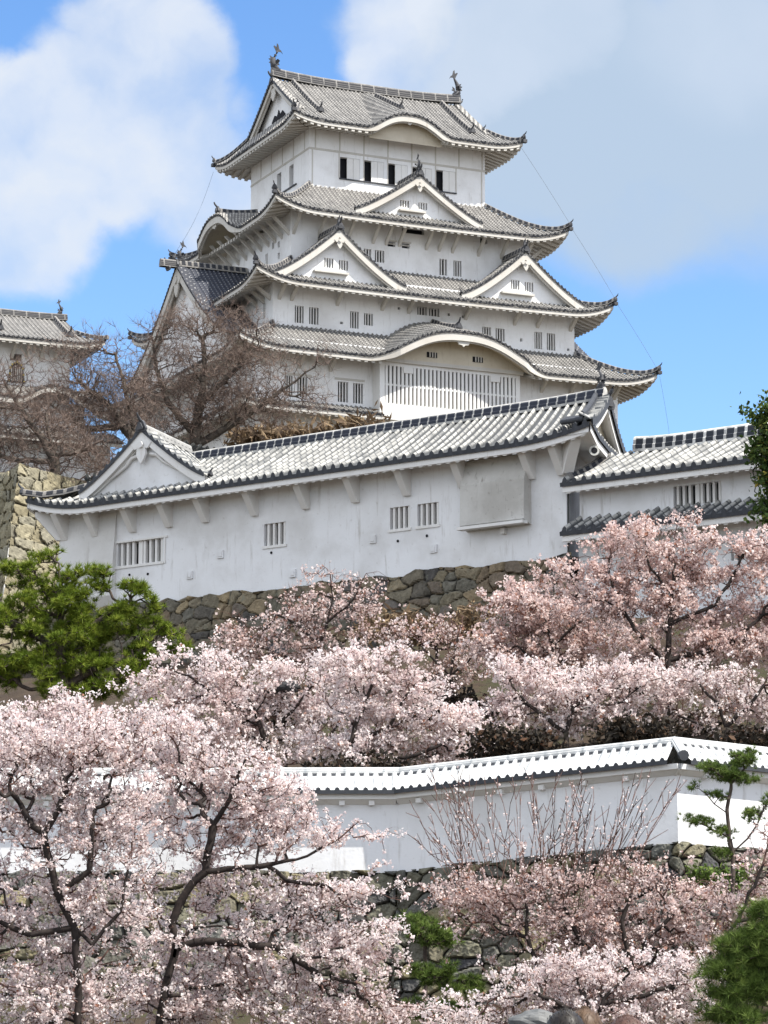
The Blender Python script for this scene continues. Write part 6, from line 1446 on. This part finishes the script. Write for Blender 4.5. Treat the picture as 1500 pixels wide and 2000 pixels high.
def bush(label, seed, D, env, n, mat_, size, cat='bush', name='shrub', group=None, stretch=1.5, stem=None, k=5, spread=None, rot=None):
    rg = np.random.default_rng(seed); E_ = pxe(env, D, 1.); T = sample_env(rg, E_, n, .0022 * D, 12, .8)
    c = np.mean([e[0] for e in E_], axis=0); g = float(ground(c[0], c[1])); root = np.array((c[0], c[1], g - .05))
    if stem is None: stem = [(root, None)]
    limbs = [(np.array([root, root * .4 + c * .6]), None)]
    N, par, cnt, nb = grow(rg, limbs, T, .006 * D, .2); has = par >= 0; A = N[par[has]]; B = N[has]; rad = np.minimum(.004 * cnt ** .5 + .004, .12); t = thing(name, label, cat, tuple(root), 0, group)
    bm_ = MB(); tubes(bm_, A - root, B - root, rad[par[has]], rad[has], 4, 0); bm_.build('branches', M_BARK, t)
    fine = cnt[has] < 6; lf = MB(); leaves(lf, B[fine] - root, size, rg, k, spread or size * 1.1, stretch); lf.build('leaves', mat_, t); return t
bush('dark broad-leaved evergreen tree cut by the right edge beside the side turret', 51, 100, [(1500, 800, 22, 38), (1502, 860, 28, 40), (1500, 920, 26, 38), (1540, 860, 50, 110), (1496, 955, 14, 16, .6), (1530, 1000, 50, 60)], 1500, LEAF_E, .13, 'tree', 'evergreen_tree')
bush('dry brown scrub on the right under the boulder wall of the long turret', 52, 106, [(770, 1225, 70, 22), (860, 1235, 70, 22), (930, 1215, 50, 20)], 500, DRY, .10, stretch=4, group='dry scrub on the slope')
bush('dry brown scrub under the base of the main keep', 53, 178, [(600, 850, 60, 10), (680, 838, 60, 8), (520, 862, 60, 14)], 500, DRY, .2, stretch=4, group='dry scrub on the slope')
bush('small green shrub under the bright pine', 54, 92, [(330, 1385, 22, 10), (300, 1375, 16, 8)], 130, PINE_Y, .11, stretch=2)
bush('green ground shrub on the footing beside the small pine', 55, 68.3, [(1360, 1712, 35, 9), (1400, 1716, 30, 8), (1460, 1712, 30, 8)], 160, PINE_D, .07, stretch=2)
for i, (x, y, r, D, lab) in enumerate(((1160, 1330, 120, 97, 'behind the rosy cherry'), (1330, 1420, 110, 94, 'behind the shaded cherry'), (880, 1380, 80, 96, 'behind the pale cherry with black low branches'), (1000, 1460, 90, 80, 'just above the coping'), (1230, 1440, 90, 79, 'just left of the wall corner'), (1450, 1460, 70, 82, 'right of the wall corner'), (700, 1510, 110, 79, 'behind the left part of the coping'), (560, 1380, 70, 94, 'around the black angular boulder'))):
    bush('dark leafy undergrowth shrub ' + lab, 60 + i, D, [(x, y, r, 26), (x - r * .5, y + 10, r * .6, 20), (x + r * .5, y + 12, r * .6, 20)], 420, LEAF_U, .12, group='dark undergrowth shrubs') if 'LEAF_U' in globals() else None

# ------------------------------------------------------------------ rocks
def rock(label, p, r, seed, sq=(1, 1, .7), group=None, name='boulder', dark=None):
    rg = np.random.default_rng(seed); n1, n2 = 14, 20
    th = np.linspace(0, math.pi, n1)[:, None]; ph = np.linspace(0, 2 * math.pi, n2 + 1)[None]; X = np.sin(th) * np.cos(ph); Y = np.sin(th) * np.sin(ph); Z = np.cos(th) * np.ones_like(ph)
    f = np.ones_like(X)
    for k in range(9):
        d = rvec(rg, 1)[0]; c = X * d[0] + Y * d[1] + Z * d[2]; f = np.minimum(f, .78 / np.maximum(c, .05) * rg.uniform(.92, 1.15))
    f = np.minimum(f, 1.) * (1 + .03 * np.sin(X * 9 + Z * 7)); mb = MB(); mb.grid(X * f * r * sq[0], Y * f * r * sq[1], Z * f * r * sq[2], 0)
    o = mb.build(name, M_ROCK if dark is None else dark); o.location = p; tag(o, label, 'rock', group); return o
for i, (x, y, D, r, lab) in enumerate(((562, 1342, 88.6, .36, 'black angular boulder showing through the pale cherry'), (1050, 1996, 34, .28, 'grey rounded boulder at the bottom edge beside the people'), (528, 1350, 89, .22, 'smaller black boulder beside the black angular one'))):
    c = at(x, y, D); g = float(ground(c[0], c[1])); 
    rock(lab, (c[0], c[1], c[2] if x < 600 else max(c[2], g)), r, 70 + i, (1.3, 1, .55), dark=M_ROCKD if x < 600 else None)

# ------------------------------------------------------------------ people at the bottom edge (only the tops of their heads are in view)
SKIN = simple('skin', (.42, .25, .18), (.50, .31, .23), 6.0, .6)
def figure(px, py, D, height, yaw, hairc, coatc, trouc, label):
    top = at(px, py, D); gx0, gy0 = top[0], top[1]; sc = height / 1.70; off = top[2] - height
    t = thing('person', label, 'person', (gx0, gy0, off), yaw)
    J = {'pel': (0, 0, .92, .13), 'spine': (0, .01, 1.12, .125), 'chest': (0, .01, 1.30, .14), 'neck': (0, 0, 1.43, .055), 'head0': (0, -.01, 1.52, .085), 'head1': (0, -.005, 1.60, .088), 'crown': (0, .01, 1.655, .055)}
    names = list(J); V = [J[n] for n in names]; E = [(i, i + 1) for i in range(len(V) - 1)]
    def chain(a, pts):
        last = a
        for p in pts: V.append(p); E.append((last, len(V) - 1)); last = len(V) - 1
        return last
    for s in (-1, 1):
        chain(2, [(s * .17, .01, 1.36, .06), (s * .21, .02, 1.10, .042), (s * .22, -.05, .86, .032), (s * .22, -.07, .80, .034)])
        hidx = len(V) - 1
        for k in range(4): chain(hidx, [(s * (.20 + .012 * k), -.095 + .018 * k, .74, .009), (s * (.195 + .012 * k), -.10 + .02 * k, .70 - .006 * (k == 3), .007)])
        chain(hidx, [(s * .195, -.11, .775, .011), (s * .19, -.13, .745, .009)])
        chain(0, [(s * .09, 0, .86, .085), (s * .10, -.01, .48, .055), (s * .10, .02, .09, .04), (s * .11, -.10, .04, .035)])
    def skin(name, sel, mat_, grow_=0., parent=t):
        idx = [i for i in range(len(V)) if sel(V[i])]; mp = {j: i for i, j in enumerate(idx)}
        me = bpy.data.meshes.new(name); me.from_pydata([tuple(c * sc for c in V[i][:3]) for i in idx], [(mp[a], mp[b]) for a, b in E if a in mp and b in mp], [])
        o = bpy.data.objects.new(name, me); col.objects.link(o); o.parent = parent; me.materials.append(mat_)
        md = o.modifiers.new('skin', 'SKIN'); 
        for i, j in enumerate(idx): r = (V[j][3] + grow_) * sc; me.skin_vertices[0].data[i].radius = (r, r * .95)
        me.skin_vertices[0].data[0].use_root = True
        o.modifiers.new('sub', 'SUBSURF').levels = 2; o.modifiers['sub'].render_levels = 2; return o
    b = skin('body', lambda v: True, SKIN)
    skin('coat', lambda v: .80 < v[2] < 1.40 and v[3] > .03, coatc, .018); skin('trousers', lambda v: v[2] < .93 and v[3] > .036 and abs(v[0]) < .15, trouc, .012)
    # face
    fb_ = MB()
    for s in (-1, 1): fb_.tube([(s * .032 * sc, -.098 * sc, 1.565 * sc), (s * .032 * sc, -.085 * sc, 1.565 * sc)], [.009, .014], 8)
    fb_.build('eyes', M_DARK, b); nb_ = MB(); nb_.tube([(0, -.085 * sc, 1.57 * sc), (0, -.112 * sc, 1.535 * sc), (0, -.088 * sc, 1.525 * sc)], [.008, .015, .012], 6); nb_.build('nose', SKIN, b)
    mb_ = MB(); mb_.tube([(-.022 * sc, -.09 * sc, 1.503 * sc), (0, -.098 * sc, 1.50 * sc), (.022 * sc, -.09 * sc, 1.503 * sc)], [.003, .006, .003], 6); mb_.build('mouth', simple('lip', (.4, .15, .13), (.45, .2, .17), 5), b)
    # hair: shell plus strands
    th = np.linspace(0, 2.0, 14)[:, None]; ph = np.linspace(0, 2 * math.pi, 29)[None]
    back = (np.sin(ph) > -.25); r = .108 * sc; X = np.sin(th) * np.cos(ph) * r * .95; Y = np.sin(th) * np.sin(ph) * r * 1.08; Z = np.cos(th) * r * np.ones_like(ph) * 1.12
    lim = np.where(np.sin(ph) < -.3, .55, 1.0); tt = np.where(th > 1.05, 1.05 + (th - 1.05) * (lim - .55) / .45, th); X = np.sin(tt) * np.cos(ph) * r * .95; Y = np.sin(tt) * np.sin(ph) * r * 1.08 + .01; Z = np.cos(tt) * r * 1.1 + 1.588 * sc
    h = MB(); h.grid(X, Y, Z + 0 * X, 0, smooth=True); rg = np.random.default_rng(int(px))
    C = np.stack([X[:8].ravel(), Y[:8].ravel(), (Z + 0 * X)[:8].ravel()], -1); C = C[rg.integers(0, len(C), 700)] + rg.normal(size=(700, 3)) * .006
    dd = C - np.array((0, .01, 1.588 * sc)); dd /= np.linalg.norm(dd, axis=1)[:, None]; tg = np.cross(dd, np.array((0, 0, 1.))) * rg.normal(size=(700, 1)) * .5 + np.array((0, .2, -.8)); 
    S = np.cross(tg, dd); S /= np.linalg.norm(S, axis=1)[:, None] + 1e-9
    Vv = np.stack([C - S * .002, C + S * .002, C + tg * .05 + dd * .006], 1).reshape(-1, 3); h.add(Vv, np.arange(2100).reshape(-1, 3)); h.build('hair', hairc, t)
H1 = simple('hair_black', (.010, .008, .008), (.03, .025, .02), 20, .45); H2 = simple('hair_brown', (.05, .028, .016), (.12, .075, .045), 20, .5); H3 = simple('hair_dark_brown', (.05, .025, .02), (.11, .06, .045), 20, .5)
COAT1 = simple('coat_navy', (.02, .03, .06), (.03, .045, .08), 8); COAT2 = simple('coat_grey', (.2, .2, .2), (.3, .3, .3), 8); COAT3 = simple('coat_red', (.25, .04, .04), (.3, .06, .05), 8); TRO = simple('trousers_dark', (.03, .03, .035), (.05, .05, .06), 8)
figure(1103, 1974, 14.6, 1.68, 3.3, H1, COAT1, TRO, 'person with black hair, leftmost of the three heads at the bottom edge')
figure(1142, 1971, 15.6, 1.69, 2.8, H2, COAT2, TRO, 'person with light brown hair, middle of the three heads at the bottom edge')
figure(1222, 1987, 14.2, 1.62, 3.7, H3, COAT3, TRO, 'person with reddish brown hair, rightmost of the three heads at the bottom edge')
